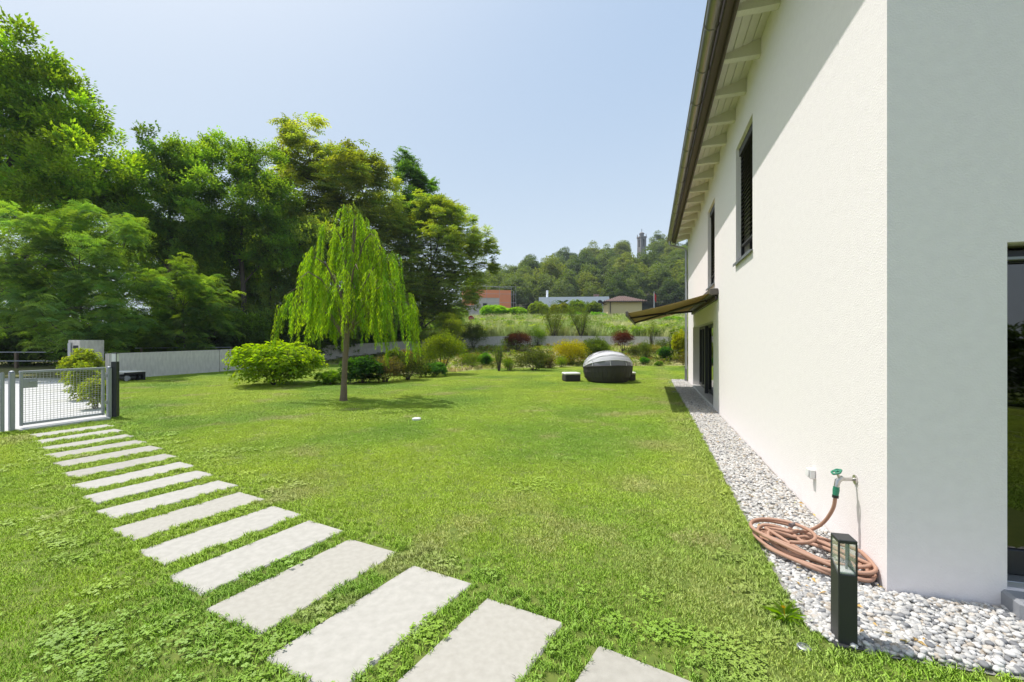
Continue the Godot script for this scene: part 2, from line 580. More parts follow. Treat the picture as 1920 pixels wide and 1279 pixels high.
func tree(called: String, label: String, at: Vector3, tr: float, kind: String, size: float, dens: float, c: Color, blobs: Array) -> void:
	var o := thing(called, label, "tree", at)
	var mean := Vector3.ZERO
	var low := 1e9
	var high := 0.0
	for b in blobs:
		mean += Vector3(b[0], b[1] - at.y, b[2]) / blobs.size()
		low = minf(low, b[1] - at.y)
		high = maxf(high, b[1] - at.y)
	var top := Vector3(mean.x * 0.7, lerpf(low, high, 0.55), mean.z * 0.7)
	var g := Geo.new()
	var p := [Vector3(0, -0.3, 0), Vector3(mean.x * 0.05, top.y * 0.12, 0), Vector3(mean.x * 0.12 + tr * 0.6, top.y * 0.4, mean.z * 0.1), Vector3(mean.x * 0.4 - tr * 0.5, top.y * 0.72, mean.z * 0.4), top]
	g.tube(p, [tr * 1.35, tr, tr * 0.85, tr * 0.6, tr * 0.25], 9)
	part("trunk", g, M.bark, o)
	var where := []
	var tints := []
	for b in blobs:
		var q := Vector3(b[0], b[1] - at.y, b[2])
		var flat := Vector2(q.x, q.z).length()
		var t := clampf((q.y - flat * 0.7) / top.y, 0.3, 0.97) * (p.size() - 1)
		var i := mini(int(t), p.size() - 2)
		var from: Vector3 = p[i].lerp(p[i + 1], t - i)
		g = Geo.new()
		var fat := tr * lerpf(0.55, 0.3, clampf(t / 4.0, 0, 1))
		g.tube(bent(from, q, from.distance_to(q) * 0.09), [fat, fat * 0.7, fat * 0.45, fat * 0.2], 6, false)
		var n := int(clampf(b[3] * b[4] * 140.0 * dens / (size * size), 60, 2200))
		var clusters := int(clampf(n / 16.0, 8, 80))
		for k in clusters:
			var d := ball()
			d = d.normalized() * pow(d.length(), 0.45)
			var e := q + d * Vector3(b[3], b[4], b[3]) * (1.0 if k % 5 else 1.22)
			if k % 2 == 0:
				g.tube([q, q.lerp(e, 0.5) + Vector3(0, 0.1, 0), e], [fat * 0.22 + 0.008, 0.014, 0.006], 3, false)
			var shade := rnd(0.65, 1.35)
			for j in n / clusters:
				var f: Vector3 = ball() * Vector3(1, 0.9, 1) * (0.19 * b[3] + 0.3)
				var out := d + ball() * 0.7
				where.append(Transform3D(tilt(atan2(out.x, out.z), rnd(-0.9, 0.6), size * rnd(0.75, 1.25)), e + f))
				tints.append(vary(c * shade * Color(2.0, 1.95, 3.3), 0.25, 0.14))
		part("limb", g, M.bark, o)
	scatter("crown", S[kind], M.leaf, o, where, tints)


func shrub(called: String, label: String, at: Vector3, r: float, h: float, kind: String, ls: float, c: Color, dens: float, form: String, far := false) -> void:
	var o := thing(called, label, "shrub", at)
	ls *= 1.6 if kind == "D" else 1.0
	var unit := (0.24 if kind == "C" else 0.2) * ls
	var g := Geo.new()
	var where := []
	var tints := []
	var n := int(clampf(TAU * r * (h + r * 0.5) / (unit * unit) * 1.5 * dens, 40, 2600))
	if form == "vase":
		n = int(n * 0.55)
		for k in 11:
			var a := TAU * k / 11.0 + rnd(-0.2, 0.2)
			var e := Vector3(cos(a) * r * rnd(0.3, 0.95), h * rnd(0.75, 0.97), sin(a) * r * rnd(0.3, 0.95))
			var way := [Vector3(cos(a) * 0.04, -0.1, sin(a) * 0.04), Vector3(e.x * 0.42, h * 0.3, e.z * 0.42), Vector3(e.x * 0.78, h * 0.6, e.z * 0.78), e]
			g.tube(way, [0.022, 0.018, 0.012, 0.004], 4, false)
			for j in n / 11:
				var t := rnd(0.8, 3.0)
				var i := mini(int(t), 2)
				var p: Vector3 = way[i].lerp(way[i + 1], t - i) + ball() * r * 0.22
				where.append(Transform3D(tilt(rnd(0, TAU), rnd(-0.8, 0.5), ls * rnd(0.7, 1.2)), p))
				tints.append(vary(c * 1.9, 0.25))
	else:
		var lumps := []
		var nl := 9 if r > 0.5 else 6
		if form == "tiers":
			for i in 5:
				lumps.append([Vector3(rnd(-0.35, 0.35) * r, h * (0.35 + 0.15 * i), rnd(-0.3, 0.3) * r), Vector3(r * (0.8 - 0.1 * i), h * 0.05, r * (0.8 - 0.1 * i))])
		elif form == "umbrella":
			for i in 7:
				var a := TAU * i / 6.0
				var k := 0.0 if i == 6 else 0.5
				lumps.append([Vector3(cos(a) * r * k, h * (0.62 if i < 6 else 0.74), sin(a) * r * k), Vector3(r * 0.5, h * 0.24, r * 0.5)])
		else:
			for i in nl:
				var a := TAU * i / (nl - 1.0) + rnd(-0.3, 0.3)
				var k := 0.0 if i == nl - 1 else rnd(0.4, 0.6)
				lumps.append([Vector3(cos(a) * r * k, h * (rnd(0.36, 0.55) if i < nl - 1 else 0.6), sin(a) * r * k), Vector3(r * 0.52, h * 0.4, r * 0.52) * rnd(0.85, 1.1)])
		for l in lumps:
			g.tube(bent(Vector3(rnd(-0.05, 0.05), -0.1, rnd(-0.05, 0.05)), l[0], h * 0.05), [0.02 + 0.01 * h, 0.015, 0.01, 0.006], 4, false)
			for j in n / lumps.size():
				var d := ball().normalized()
				if d.y < 0.0 and rnd(0, 1) < 0.6:
					d.y = -d.y
				var p: Vector3 = l[0] + d * l[1] * rnd(0.72, 1.08)
				p.y = maxf(p.y, 0.03)
				where.append(Transform3D(tilt(atan2(d.x, d.z) + rnd(-0.6, 0.6), rnd(-0.3, 0.7) + (0.4 if d.y < 0.3 else 0.0), ls * rnd(0.7, 1.2)), p))
				tints.append(vary(c * 1.9, 0.25))
	part("stem", g, M.bark, o)
	scatter("foliage", S[kind], M.leaf, o, where, tints)


func willow(at: Vector3) -> void:
	var o := thing("weeping_willow", "young weeping willow with bright hanging shoots standing alone on the lawn", "tree", at)
	var g := Geo.new()
	g.tube([Vector3(0, -0.2, 0), Vector3(0.0, 0.08, 0), Vector3(0.015, 0.5, 0), Vector3(0.05, 1.1, 0.02), Vector3(0.07, 1.62, 0.0), Vector3(0.1, 2.1, 0), Vector3(0.2, 2.9, 0.05), Vector3(0.22, 3.7, 0), Vector3(0.33, 4.7, -0.05)], [0.15, 0.095, 0.072, 0.07, 0.085, 0.055, 0.045, 0.035, 0.012], 10)
	part("trunk", g, M.pale_bark, o)
	var limbs := [[-1.5, 2.95, 0.3, 1.62], [-1.25, 3.0, -0.9, 1.7], [-1.75, 2.65, -0.3, 1.6], [-0.75, 3.7, 0.5, 2.3], [-0.2, 4.5, 0.2, 3.0], [0.35, 4.95, -0.1, 3.5], [1.0, 4.35, 0.3, 2.9], [1.5, 3.75, 0.2, 2.2], [1.65, 3.0, 0.6, 1.75], [0.9, 3.4, 1.2, 2.2], [-0.5, 3.2, 1.3, 1.9], [0.2, 3.9, -1.3, 2.2], [1.2, 3.5, -1.1, 2.0], [2.0, 2.6, -0.2, 1.8], [-0.9, 3.5, -0.6, 2.2]]
	var where := [[], [], []]
	var tints := [[], [], []]
	for l in limbs:
		var e := Vector3(l[0] * (0.72 if l[0] < 0 else 0.82), l[1], l[2])
		var s := Vector3(0.08 + (l[3] - 1.6) * 0.07, l[3], 0)
		var way := [s, s.lerp(e, 0.33) + Vector3(0, 0.25, 0), s.lerp(e, 0.68) + Vector3(0, 0.33, 0), e + Vector3(0, 0.05, 0), e + Vector3(e.x, 0, e.z).normalized() * 0.25 - Vector3(0, 0.12, 0)]
		g = Geo.new()
		g.tube(way, [0.045, 0.03, 0.02, 0.01, 0.004], 6, false)
		part("limb", g, M.pale_bark, o)
		var t0 := 2.0
		var off := Vector3.ZERO
		for j in 38:
			if j % 6 == 0:
				t0 = rnd(0.9, 3.9)
				off = ball() * Vector3(0.42, 0.26, 0.42)
			var t := clampf(t0 + rnd(-0.25, 0.25), 0.6, 3.95)
			var i := mini(int(t), 3)
			var p: Vector3 = way[i].lerp(way[i + 1], t - i) + off + ball() * 0.1
			var room := p.y - (1.7 if p.x < 0.5 else lerpf(1.5, 0.5, clampf((p.x - 0.5) / 1.0, 0, 1))) + rnd(-0.4, 0.5)
			var k := 0 if room < 0.8 or rnd(0, 1) < 0.5 else (1 if room < 1.4 or rnd(0, 1) < 0.5 else 2)
			where[k].append(Transform3D(tilt(atan2(p.x, p.z) + rnd(-1.2, 1.2), rnd(-0.1, 0.15), rnd(0.85, 1.1)), p))
			tints[k].append(vary(Color(0.40, 0.55, 0.07), 0.35, 0.14))
	for k in 3:
		scatter("hanging_shoots", S["W%d" % k], M.leaf, o, where[k], tints[k])


# ---------------------------------------------------------------- scene
func _ready() -> void:
	rng.seed = 20240
	var cam := Camera3D.new()
	cam.name = "camera"
	cam.fov = 73.72
	cam.near = 0.05
	cam.far = 2500.0
	cam.position = Vector3(0, 1.6, 0)
	add_child(cam)
	cam.current = true
	var env := Environment.new()
	env.background_mode = Environment.BG_SKY
	var sky := ProceduralSkyMaterial.new()
	sky.sky_top_color = Color8(139, 162, 191)
	sky.sky_horizon_color = Color8(201, 211, 215)
	sky.sky_curve = 0.22
	sky.ground_bottom_color = Color8(130, 132, 108)
	sky.ground_horizon_color = Color8(170, 175, 165)
	sky.sky_energy_multiplier = 1.0
	sky.sun_angle_max = 80.0
	sky.sun_curve = 0.5
	env.sky = Sky.new()
	env.sky.sky_material = sky
	env.tonemap_mode = Environment.TONE_MAPPER_LINEAR
	env.tonemap_exposure = 1.56
	env.fog_enabled = true
	env.fog_density = 0.00033
	env.fog_light_color = Color(0.86, 0.90, 0.95)
	env.sdfgi_enabled = true
	env.ssao_enabled = true
	env.ssil_enabled = true
	var we := WorldEnvironment.new()
	we.name = "world_environment"
	we.environment = env
	add_child(we)
	var sun := DirectionalLight3D.new()
	sun.name = "sun"
	sun.light_energy = 0.9
	sun.light_color = Color(1.0, 0.985, 0.965)
	sun.light_angular_distance = 0.5
	sun.shadow_enabled = true
	sun.look_at_from_position(Vector3.ZERO, Vector3(0.4265, -1.0, 0.213))
	add_child(sun)
	tint_noise.seed = 11
	tint_noise.frequency = 0.22
	tint_noise.fractal_octaves = 4
	fine_noise.seed = 4
	fine_noise.frequency = 0.6
	make_materials()
	make_shapes()
	make_ground()
	make_house()
	make_awning()
	make_path()
	make_gravel()
	make_lawn()
	make_gate_side()
	make_walls()
	make_far()
	willow(Vector3(-4.5, 0, -12.15))
	make_plants()
	make_furniture()
	make_water()
	make_lamps()


func sheet(called: String, m: Material, near: Callable, far: Callable, rows: int, label: String) -> void:
	var g := Geo.new()
	var cols := []
	for k in range(-2600, 4601, 60):
		cols.append(float(k))
	var grid := []
	for k in cols:
		var a: float = near.call(k)
		var b: float = far.call(k)
		var line := []
		for j in rows + 1:
			var d := lerpf(a, b, pow(float(j) / rows, 1.5))
			var x: float = (k - 960.0) / 853.0 * d
			var e := 0.001 if j == 0 else (-0.001 if j == rows else 0.0)
			line.append(Vector3(x, terrain(x, d + e), -d))
		grid.append(line)
	for i in grid.size() - 1:
		for j in rows:
			if absf(grid[i][j].z - grid[i][j + 1].z) + absf(grid[i + 1][j].z - grid[i + 1][j + 1].z) > 0.02:
				g.quad(grid[i][j], grid[i + 1][j], grid[i + 1][j + 1], grid[i][j + 1])
	tag(part(called, g, m, self), label, "", "", "structure")


func make_ground() -> void:
	var g := Geo.new()
	g.quad(Vector3(-1500, -0.35, 1500), Vector3(1500, -0.35, 1500), Vector3(1500, -0.35, -1500), Vector3(-1500, -0.35, -1500))
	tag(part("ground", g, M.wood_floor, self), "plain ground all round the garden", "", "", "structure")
	g = Geo.new()
	g.quad(Vector3(-18.3, 0, 14), Vector3(25.6, 0, 14), Vector3(25.6, 0, -6), Vector3(-25.1, 0, -6))
	tag(part("lawn", g, M.lawn_soil, self), "lawn ground round the viewer", "", "", "structure")
	sheet("lawn", M.lawn_soil, func(_k: float) -> float: return 6.0, func(k: float) -> float: return table(T_ZL, k), 3, "lawn ground reaching to the planted bank")
	sheet("planted_bank", M.bank_earth, func(k: float) -> float: return table(T_ZL, k), func(k: float) -> float: return table(T_ZW, k), 10, "earth bank planted with shrubs behind the lawn")
	sheet("meadow", M.meadow_soil, func(k: float) -> float: return table(T_ZW, k), func(k: float) -> float: return maxf(70.0, table(T_ZW, k) + 1.0), 6, "rising meadow beyond the concrete wall")
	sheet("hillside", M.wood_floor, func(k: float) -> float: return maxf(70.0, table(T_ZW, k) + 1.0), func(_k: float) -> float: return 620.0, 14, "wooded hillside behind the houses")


func open_wall(g: Geo, o: Vector3, u: Vector3, w: float, h: float, holes: Array, th: float) -> void:
	var nn := u.cross(Vector3.UP)
	var xs := [0.0, w]
	var ys := [0.0, h]
	for q in holes:
		xs.append_array([q[0], q[1]])
		ys.append_array([q[2], q[3]])
	xs.sort()
	ys.sort()
	for i in xs.size() - 1:
		for j in ys.size() - 1:
			if xs[i + 1] - xs[i] < 0.001 or ys[j + 1] - ys[j] < 0.001:
				continue
			var cx: float = (xs[i] + xs[i + 1]) * 0.5
			var cy: float = (ys[j] + ys[j + 1]) * 0.5
			var solid := true
			for q in holes:
				if cx > q[0] and cx < q[1] and cy > q[2] and cy < q[3]:
					solid = false
			if solid:
				var f := []
				for e in [[i, j], [i + 1, j], [i + 1, j + 1], [i, j + 1]]:
					f.append(o + u * xs[e[0]] + Vector3.UP * ys[e[1]])
				g.facing(f, nn)
				g.facing(f.map(func(p: Vector3) -> Vector3: return p - nn * th), -nn)
	for q in holes:
		var a: Vector3 = o + u * q[0] + Vector3.UP * q[2]
		var b: Vector3 = o + u * q[1] + Vector3.UP * q[2]
		var c: Vector3 = o + u * q[1] + Vector3.UP * q[3]
		var d: Vector3 = o + u * q[0] + Vector3.UP * q[3]
		var i := -nn * th
		g.facing([a, a + i, d + i, d], u)
		g.facing([b, b + i, c + i, c], -u)
		g.facing([c, c + i, d + i, d], Vector3.DOWN)
		if q[2] > 0.01:
			g.facing([a, a + i, b + i, b], Vector3.UP)


func make_house() -> void:
	var o := thing("house", "white rendered two-storey house with wooden eaves along the right side", "house", Vector3.ZERO, HR)
	var wall_far := 19.3
	var near := 3.457
	var g := Geo.new()
	# holes along the long wall, measured from its far end
	open_wall(g, Vector3(1.44, -0.3, -wall_far), Vector3(0, 0, 1), wall_far - near, 6.02, [[wall_far - 8.77, wall_far - 7.42, 3.23, 5.25], [wall_far - 12.85, wall_far - 11.52, 3.23, 5.25], [wall_far - 17.1, wall_far - 11.75, 0.38, 2.38]], 0.32)
	part("long_wall", g, M.render_plaster, o)
	g = Geo.new()
	open_wall(g, Vector3(1.44, -0.3, -near), Vector3(1, 0, 0), 8.0, 6.02, [[0.6, 3.4, 0.42, 2.49]], 0.32)
	g.facing([Vector3(1.44, 5.72, -near), Vector3(9.44, 5.72, -near), Vector3(5.44, 7.1, -near)], Vector3(0, 0, 1))
	part("gable_wall", g, M.render_plaster, o)
	g = Geo.new()
	g.box(Vector3(5.44, 2.7, -wall_far + 0.15), Vector3(7.35, 6.0, 0.3))
	g.box(Vector3(9.29, 2.7, -(wall_far + near) / 2), Vector3(0.3, 6.0, wall_far - near - 0.66))
	part("rear_wall", g, M.render_plaster, o)
	g = Geo.new()
	g.box(Vector3(5.45, 2.62, -(wall_far + near) / 2), Vector3(7.36, 0.25, wall_far - near - 0.68))
	g.box(Vector3(5.45, -0.06, -(wall_far + near) / 2), Vector3(7.36, 0.2, wall_far - near - 0.68))
	g.box(Vector3(4.9, 1.25, -(wall_far + near) / 2), Vector3(0.12, 2.42, wall_far - near - 0.7))
	part("inner_floor", g, M.dim_room, o)
	# roof: two slopes with thickness
	g = Geo.new()
	var e0 := 2.95
	var e1 := 19.62
	var slope := tan(deg_to_rad(17.5))
	for side in [0, 1]:
		var pts := [Vector2(0.86, 5.58 + 0.0), Vector2(5.44, 5.58 + (5.44 - 0.86) * slope), Vector2(5.44, 5.80 + (5.44 - 0.86) * slope), Vector2(0.80, 5.78)]
		var ring0 := []
		var ring1 := []
		for q in pts:
			var x: float = q.x if side == 0 else 10.88 - q.x
			ring0.append(Vector3(x, q.y + 0.03, -e0))
			ring1.append(Vector3(x, q.y + 0.03, -e1))
		var mid := Vector3(3.0 if side == 0 else 7.9, 6.4, -11)
		for k in 4:
			var l := (k + 1) % 4
			g.facing([ring0[k], ring0[l], ring1[l], ring1[k]], (ring0[k] + ring1[l]) * 0.5 - mid)
		g.facing(ring0, Vector3(0, 0, 1))
		g.facing(ring1, Vector3(0, 0, -1))
	part("roof", g, M.roof_tile, o)
	var boards := 4
	for k in boards:
		g = Geo.new()
		var x0 := 0.975 + k * 0.118
		var b := Basis(Vector3(0, 0, 1), deg_to_rad(17.5))
		g.box(Vector3(x0 + 0.057, 5.572 + (x0 - 0.92) * slope, -(e0 + e1) / 2), Vector3(0.116, 0.018, e1 - e0 - 0.04), b, 0.004)
		part("soffit_board", g, M.white_wood, o)
	var n := 0
	var s := 3.05
	while s < 19.5:
		g = Geo.new()
		var y0 := 5.49
		var ya := 5.562 + (0.99 - 0.92) * slope
		var yb := 5.562 + (1.44 - 0.92) * slope
		var prof := [Vector3(0.985, y0, 0), Vector3(1.438, y0, 0), Vector3(1.438, yb, 0), Vector3(0.985, ya, 0)]
		var w := Vector3(0, 0, 0.055)
		g.facing(prof.map(func(p: Vector3) -> Vector3: return p + w), Vector3(0, 0, 1))
		g.facing(prof.map(func(p: Vector3) -> Vector3: return p - w), Vector3(0, 0, -1))
		g.facing([prof[0] + w, prof[1] + w, prof[1] - w, prof[0] - w], Vector3.DOWN)
		g.facing([prof[0] + w, prof[3] + w, prof[3] - w, prof[0] - w], Vector3.LEFT)
		part("rafter", g, M.white_wood, o, Vector3(0, 0, -s))
		n += 1
		s += 0.97
	g = Geo.new()
	g.box(Vector3(0.968, 5.575, -(e0 + e1) / 2), Vector3(0.026, 0.19, e1 - e0), Basis(), 0.004)
	part("fascia", g, M.brown_board, o)
	g = Geo.new()
	g.box(Vector3(0.905, 5.60, -(e0 + e1) / 2), Vector3(0.095, 0.05, e1 - e0 - 0.01), Basis(), 0.004)
	part("eaves_board", g, M.brown_board, o)
	# half-round gutter
	g = Geo.new()
	var sec := []
	for k in 13:
		var a := PI + PI * k / 12.0
		sec.append(Vector2(cos(a), sin(a)))
	for k in 12:
		for rr in [0.088, 0.085]:
			var p0 := Vector3(0.752 + sec[k].x * rr, 5.66 + sec[k].y * rr, 0)
			var p1 := Vector3(0.752 + sec[k + 1].x * rr, 5.66 + sec[k + 1].y * rr, 0)
			var nn0 := Vector3(sec[k].x, sec[k].y, 0) * (1.0 if rr > 0.086 else -1.0)
			var nn1 := Vector3(sec[k + 1].x, sec[k + 1].y, 0) * (1.0 if rr > 0.086 else -1.0)
			var z0 := Vector3(0, 0, -e0)
			var z1 := Vector3(0, 0, -e1 + 0.05)
			if rr > 0.086:
				g.smooth(p1 + z0, p0 + z0, p1 + z1, nn1, nn0, nn1)
				g.smooth(p0 + z0, p0 + z1, p1 + z1, nn0, nn0, nn1)
			else:
				g.smooth(p0 + z0, p1 + z0, p1 + z1, nn0, nn1, nn1)
				g.smooth(p0 + z0, p1 + z1, p0 + z1, nn0, nn1, nn0)
	for z in [-e0, -e1 + 0.05]:
		var cap := []
		for q in sec:
			cap.append(Vector3(0.752 + q.x * 0.088, 5.66 + q.y * 0.088, z))
		g.facing(cap, Vector3(0, 0, 1 if z > -10 else -1))
	g.tube([Vector3(0.662, 5.665, -e0), Vector3(0.662, 5.665, -e1 + 0.05)], [0.011], 8)
	var gt := part("gutter", g, M.gutter_steel, o)
	s = 3.4
	while s < 19.4:
		g = Geo.new()
		var pts := []
		for q in sec:
			pts.append(Vector3(0.752 + q.x * 0.092, 5.66 + q.y * 0.092, -s))
		g.tube(pts, [0.009], 5)
		part("gutter_bracket", g, M.gutter_steel, gt)
		s += 0.97
	g = Geo.new()
	g.tube([Vector3(0.752, 5.6, -19.2), Vector3(0.752, 5.47, -19.2), Vector3(0.79, 5.40, -19.2), Vector3(1.28, 5.26, -19.2), Vector3(1.345, 5.2, -19.2), Vector3(1.36, 5.1, -19.2), Vector3(1.36, 0.5, -19.2)], [0.045], 10)
	var dp := part("downpipe", g, M.zinc, o)
	g = Geo.new()
	g.tube([Vector3(1.36, 0.5, -19.2), Vector3(1.36, -0.1, -19.2)], [0.056], 10)
	part("standpipe", g, M.sill_metal, dp)
	for y in [0.52, 2.0, 4.2]:
		g = Geo.new()
		g.tube([Vector3(1.36, y, -19.2), Vector3(1.36, y + 0.04, -19.2)], [0.062], 10)
		g.box(Vector3(1.41, y + 0.02, -19.2), Vector3(0.06, 0.02, 0.02))
		part("pipe_clip", g, M.zinc, dp)
	# upper windows with external blinds
	for q in [[7.42, 8.77], [11.52, 12.85]]:
		var mid: float = -(q[0] + q[1]) / 2
		var len: float = q[1] - q[0]
		g = Geo.new()
		for z in [-q[0] - 0.035, -q[1] + 0.035]:
			g.box(Vector3(1.69, 3.94, z), Vector3(0.07, 2.0, 0.066), Basis(), 0.004)
		for y in [2.975, 4.905]:
			g.box(Vector3(1.69, y, mid), Vector3(0.068, 0.07, len - 0.136), Basis(), 0.004)
		g.box(Vector3(1.69, 3.94, mid), Vector3(0.07, 1.86, 0.09), Basis(), 0.004)
		var wd := part("window", g, M.frame_dark, o)
		g = Geo.new()
		g.box(Vector3(1.695, 3.94, mid), Vector3(0.02, 1.86, len - 0.14))
		part("pane", g, M.coated_glass, wd)
		g = Geo.new()
		g.box(Vector3(1.54, 4.88, mid), Vector3(0.1, 0.13, len - 0.02), Basis(), 0.004)
		part("blind_box", g, M.blind, wd)
		var y := 4.79
		while y > 3.27:
			g = Geo.new()
			g.box(Vector3(1.54, y, mid), Vector3(0.08, 0.005, len - 0.05), Basis(Vector3(0, 0, 1), 0.7))
			part("blind_slat", g, M.blind, wd)
			y -= 0.072
		g = Geo.new()
		g.box(Vector3(1.54, 3.24, mid), Vector3(0.06, 0.035, len - 0.05), Basis(), 0.004)
		part("blind_rail", g, M.blind, wd)
		for z in [-q[0] - 0.012, -q[1] + 0.012]:
			g = Geo.new()
			g.box(Vector3(1.545, 3.9, z), Vector3(0.05, 1.9, 0.02))
			part("guide_rail", g, M.frame_dark, wd)
		g = Geo.new()
		g.box(Vector3(1.525, 2.942, mid), Vector3(0.26, 0.02, len + 0.06), Basis(Vector3(0, 0, 1), 0.06), 0.003)
		g.box(Vector3(1.397, 2.925, mid), Vector3(0.006, 0.045, len + 0.06))
		part("sill", g, M.sill_metal, wd)
	# terrace door under the awning
	g = Geo.new()
	var d0 := 11.75
	var d1 := 17.1
	var dm := -(d0 + d1) / 2
	for z in [-d0 - 0.04, -13.0, -14.55, -16.2, -d1 + 0.04]:
		g.box(Vector3(1.69, 1.09, z), Vector3(0.09, 1.97, 0.09), Basis(), 0.004)
	for y in [0.135, 2.035]:
		g.box(Vector3(1.69, y, dm), Vector3(0.085, 0.09, d1 - d0 - 0.01), Basis(), 0.004)
	var td := part("terrace_door", g, M.frame_dark, o)
	for q in [[-12.37, 1.1], [-13.77, 1.4], [-15.37, 1.5], [-16.6, 0.7]]:
		g = Geo.new()
		g.box(Vector3(1.70, 1.09, q[0]), Vector3(0.02, 1.8, q[1]))
		part("pane", g, M.coated_glass, td)
	g = Geo.new()
	g.box(Vector3(1.565, 1.01, -14.3), Vector3(0.09, 2.06, 0.14), Basis(), 0.006)
	part("door_post", g, M.frame_dark, td)
	g = Geo.new()
	g.tube([Vector3(1.6, 1.0, -12.05), Vector3(1.6, 1.2, -12.05)], [0.012], 8)
	part("handle", g, M.zinc, td)
	g = Geo.new()
	g.box(Vector3(1.56, 0.0, dm), Vector3(0.32, 0.16, d1 - d0 - 0.004), Basis(), 0.008)
	part("terrace_step", g, M.drive_concrete, o)
	# glazed door in the end wall
	g = Geo.new()
	var z := -near - 0.16
	for x in [2.07, 3.44, 4.81]:
		g.box(Vector3(x, 1.155, z), Vector3(0.06, 1.97, 0.07), Basis(), 0.004)
	g.box(Vector3(3.44, 0.235, z), Vector3(2.79, 0.15, 0.068), Basis(), 0.004)
	g.box(Vector3(3.44, 2.12, z), Vector3(2.79, 0.08, 0.068), Basis(), 0.004)
	var gd := part("glass_door", g, M.frame_dark, o)
	for x in [2.755, 4.125]:
		g = Geo.new()
		g.box(Vector3(x, 1.19, z), Vector3(1.31, 1.77, 0.024))
		part("pane", g, M.coated_glass, gd)
	g = Geo.new()
	g.box(Vector3(3.44, 0.138, z + 0.05), Vector3(2.79, 0.036, 0.16), Basis(), 0.003)
	part("threshold_rail", g, M.zinc, gd)
	g = Geo.new()
	g.box(Vector3(3.44, 2.10, z + 0.09), Vector3(2.79, 0.02, 0.05), Basis(), 0.003)
	part("blind_rail", g, M.sill_metal, gd)
	g = Geo.new()
	g.box(Vector3(3.5, 0.058, -3.47), Vector3(2.98, 0.115, 0.34), Basis(), 0.015)
	part("door_step", g, M.granite, o)


func make_awning() -> void:
	var o := thing("awning", "open beige folding-arm awning above the terrace door", "awning", Vector3.ZERO, HR)
	var s0 := 10.9
	var s1 := 17.0
	var m := -(s0 + s1) / 2
	var g := Geo.new()
	g.box(Vector3(1.345, 2.69, m), Vector3(0.17, 0.14, s1 - s0 + 0.1), Basis(), 0.012)
	part("cassette", g, M.awning_box, o)
	g = Geo.new()
	g.box(Vector3(1.40, 2.56, m), Vector3(0.06, 0.1, s1 - s0 - 0.1), Basis(), 0.006)
	part("mounting_rail", g, M.awning_arm, o)
	g = Geo.new()
	for k in 12:
		var a := float(k) / 12
		var b := float(k + 1) / 12
		var pa := Vector3(lerpf(1.27, -0.5, a), lerpf(2.665, 2.25, a) - 0.03 * sin(PI * a), 0)
		var pb := Vector3(lerpf(1.27, -0.5, b), lerpf(2.665, 2.25, b) - 0.03 * sin(PI * b), 0)
		var z0 := Vector3(0, 0, -s0 - 0.06)
		var z1 := Vector3(0, 0, -s1 + 0.06)
		g.facing([pa + z0, pb + z0, pb + z1, pa + z1], Vector3.UP)
		var t := Vector3(0, -0.003, 0)
		g.facing([pa + z0 + t, pb + z0 + t, pb + z1 + t, pa + z1 + t], Vector3.DOWN)
	part("cloth", g, M.awning_cloth, o)
	g = Geo.new()
	g.box(Vector3(-0.52, 2.235, m), Vector3(0.06, 0.12, s1 - s0), Basis(), 0.012)
	part("front_bar", g, M.awning_box, o)
	for e in [[11.9, 13.9, 12.3], [16.0, 14.35, 15.7]]:
		g = Geo.new()
		var a := Vector3(1.30, 2.57, -e[0])
		var b := Vector3(0.42, 2.41, -e[1])
		var c := Vector3(-0.49, 2.20, -e[2])
		g.tube([a, b], [0.036, 0.032], 6)
		g.tube([b + Vector3(0, 0.03, 0), b - Vector3(0, 0.04, 0)], [0.045], 10)
		g.tube([b, c], [0.03, 0.026], 6)
		part("folding_arm", g, M.awning_arm, o)


func make_path() -> void:
	var o := thing("garden_path", "stepping path of pale concrete slabs crossing the lawn to the gate", "", Vector3.ZERO)
	o.set_meta("kind", "structure")
	var at := [[1.42, 1.02, 52], [0.93, 1.4, 54], [0.375, 1.78, 57], [-0.2, 2.22, 60], [-0.75, 2.64, 60], [-1.34, 3.07, 61], [-1.87, 3.44, 60.5], [-2.39, 3.82, 61], [-2.95, 4.22, 61.5], [-3.46, 4.64, 61], [-3.97, 5.03, 62], [-4.47, 5.43, 61.5], [-4.99, 5.86, 62], [-5.57, 6.33, 62], [-6.14, 6.76, 62.5], [-6.68, 7.2, 63], [-7.26, 7.66, 64], [-7.8, 8.1, 65]]
	for i in at.size():
		var w := 0.515 if i < 6 else (0.45 if i < 9 else 0.40)
		var a := deg_to_rad(at[i][2] + rnd(-1.0, 1.0))
		var l := 1.1
		slabs.append([at[i][0], at[i][1], a, l, w])
		var g := Geo.new()
		g.box(Vector3.ZERO, Vector3(l, 0.09, w), Basis(), 0.009)
		var p := part("paving_slab", g, M[["slab_concrete", "slab_concrete_b", "slab_concrete_c"][rng.randi() % 3]], o, Vector3(at[i][0], -0.035 + rnd(-0.006, 0.004), -at[i][1]))
		p.rotation = Vector3(rnd(-0.014, 0.014), a, rnd(-0.007, 0.007))


func on_slab(x: float, d: float, pad: float) -> bool:
	for s in slabs:
		var dx: float = x - s[0]
		var dd: float = d - s[1]
		if absf(dx) + absf(dd) < 1.4:
			var u: float = dx * cos(s[2]) + dd * sin(s[2])
			var w: float = -dx * sin(s[2]) + dd * cos(s[2])
			if absf(u) < s[3] * 0.5 + pad and absf(w) < s[4] * 0.5 + pad:
				return true
	return false


func on_drive(x: float, d: float, pad: float) -> bool:
	# left of the fence line and of the kerb beyond the gate
	var f := (x + 8.8) * 0.945 - (d - 8.0) * 0.329
	if d < 9.4:
		return f < pad
	return x < -8.35 - (d - 9.4) * 0.972 + pad


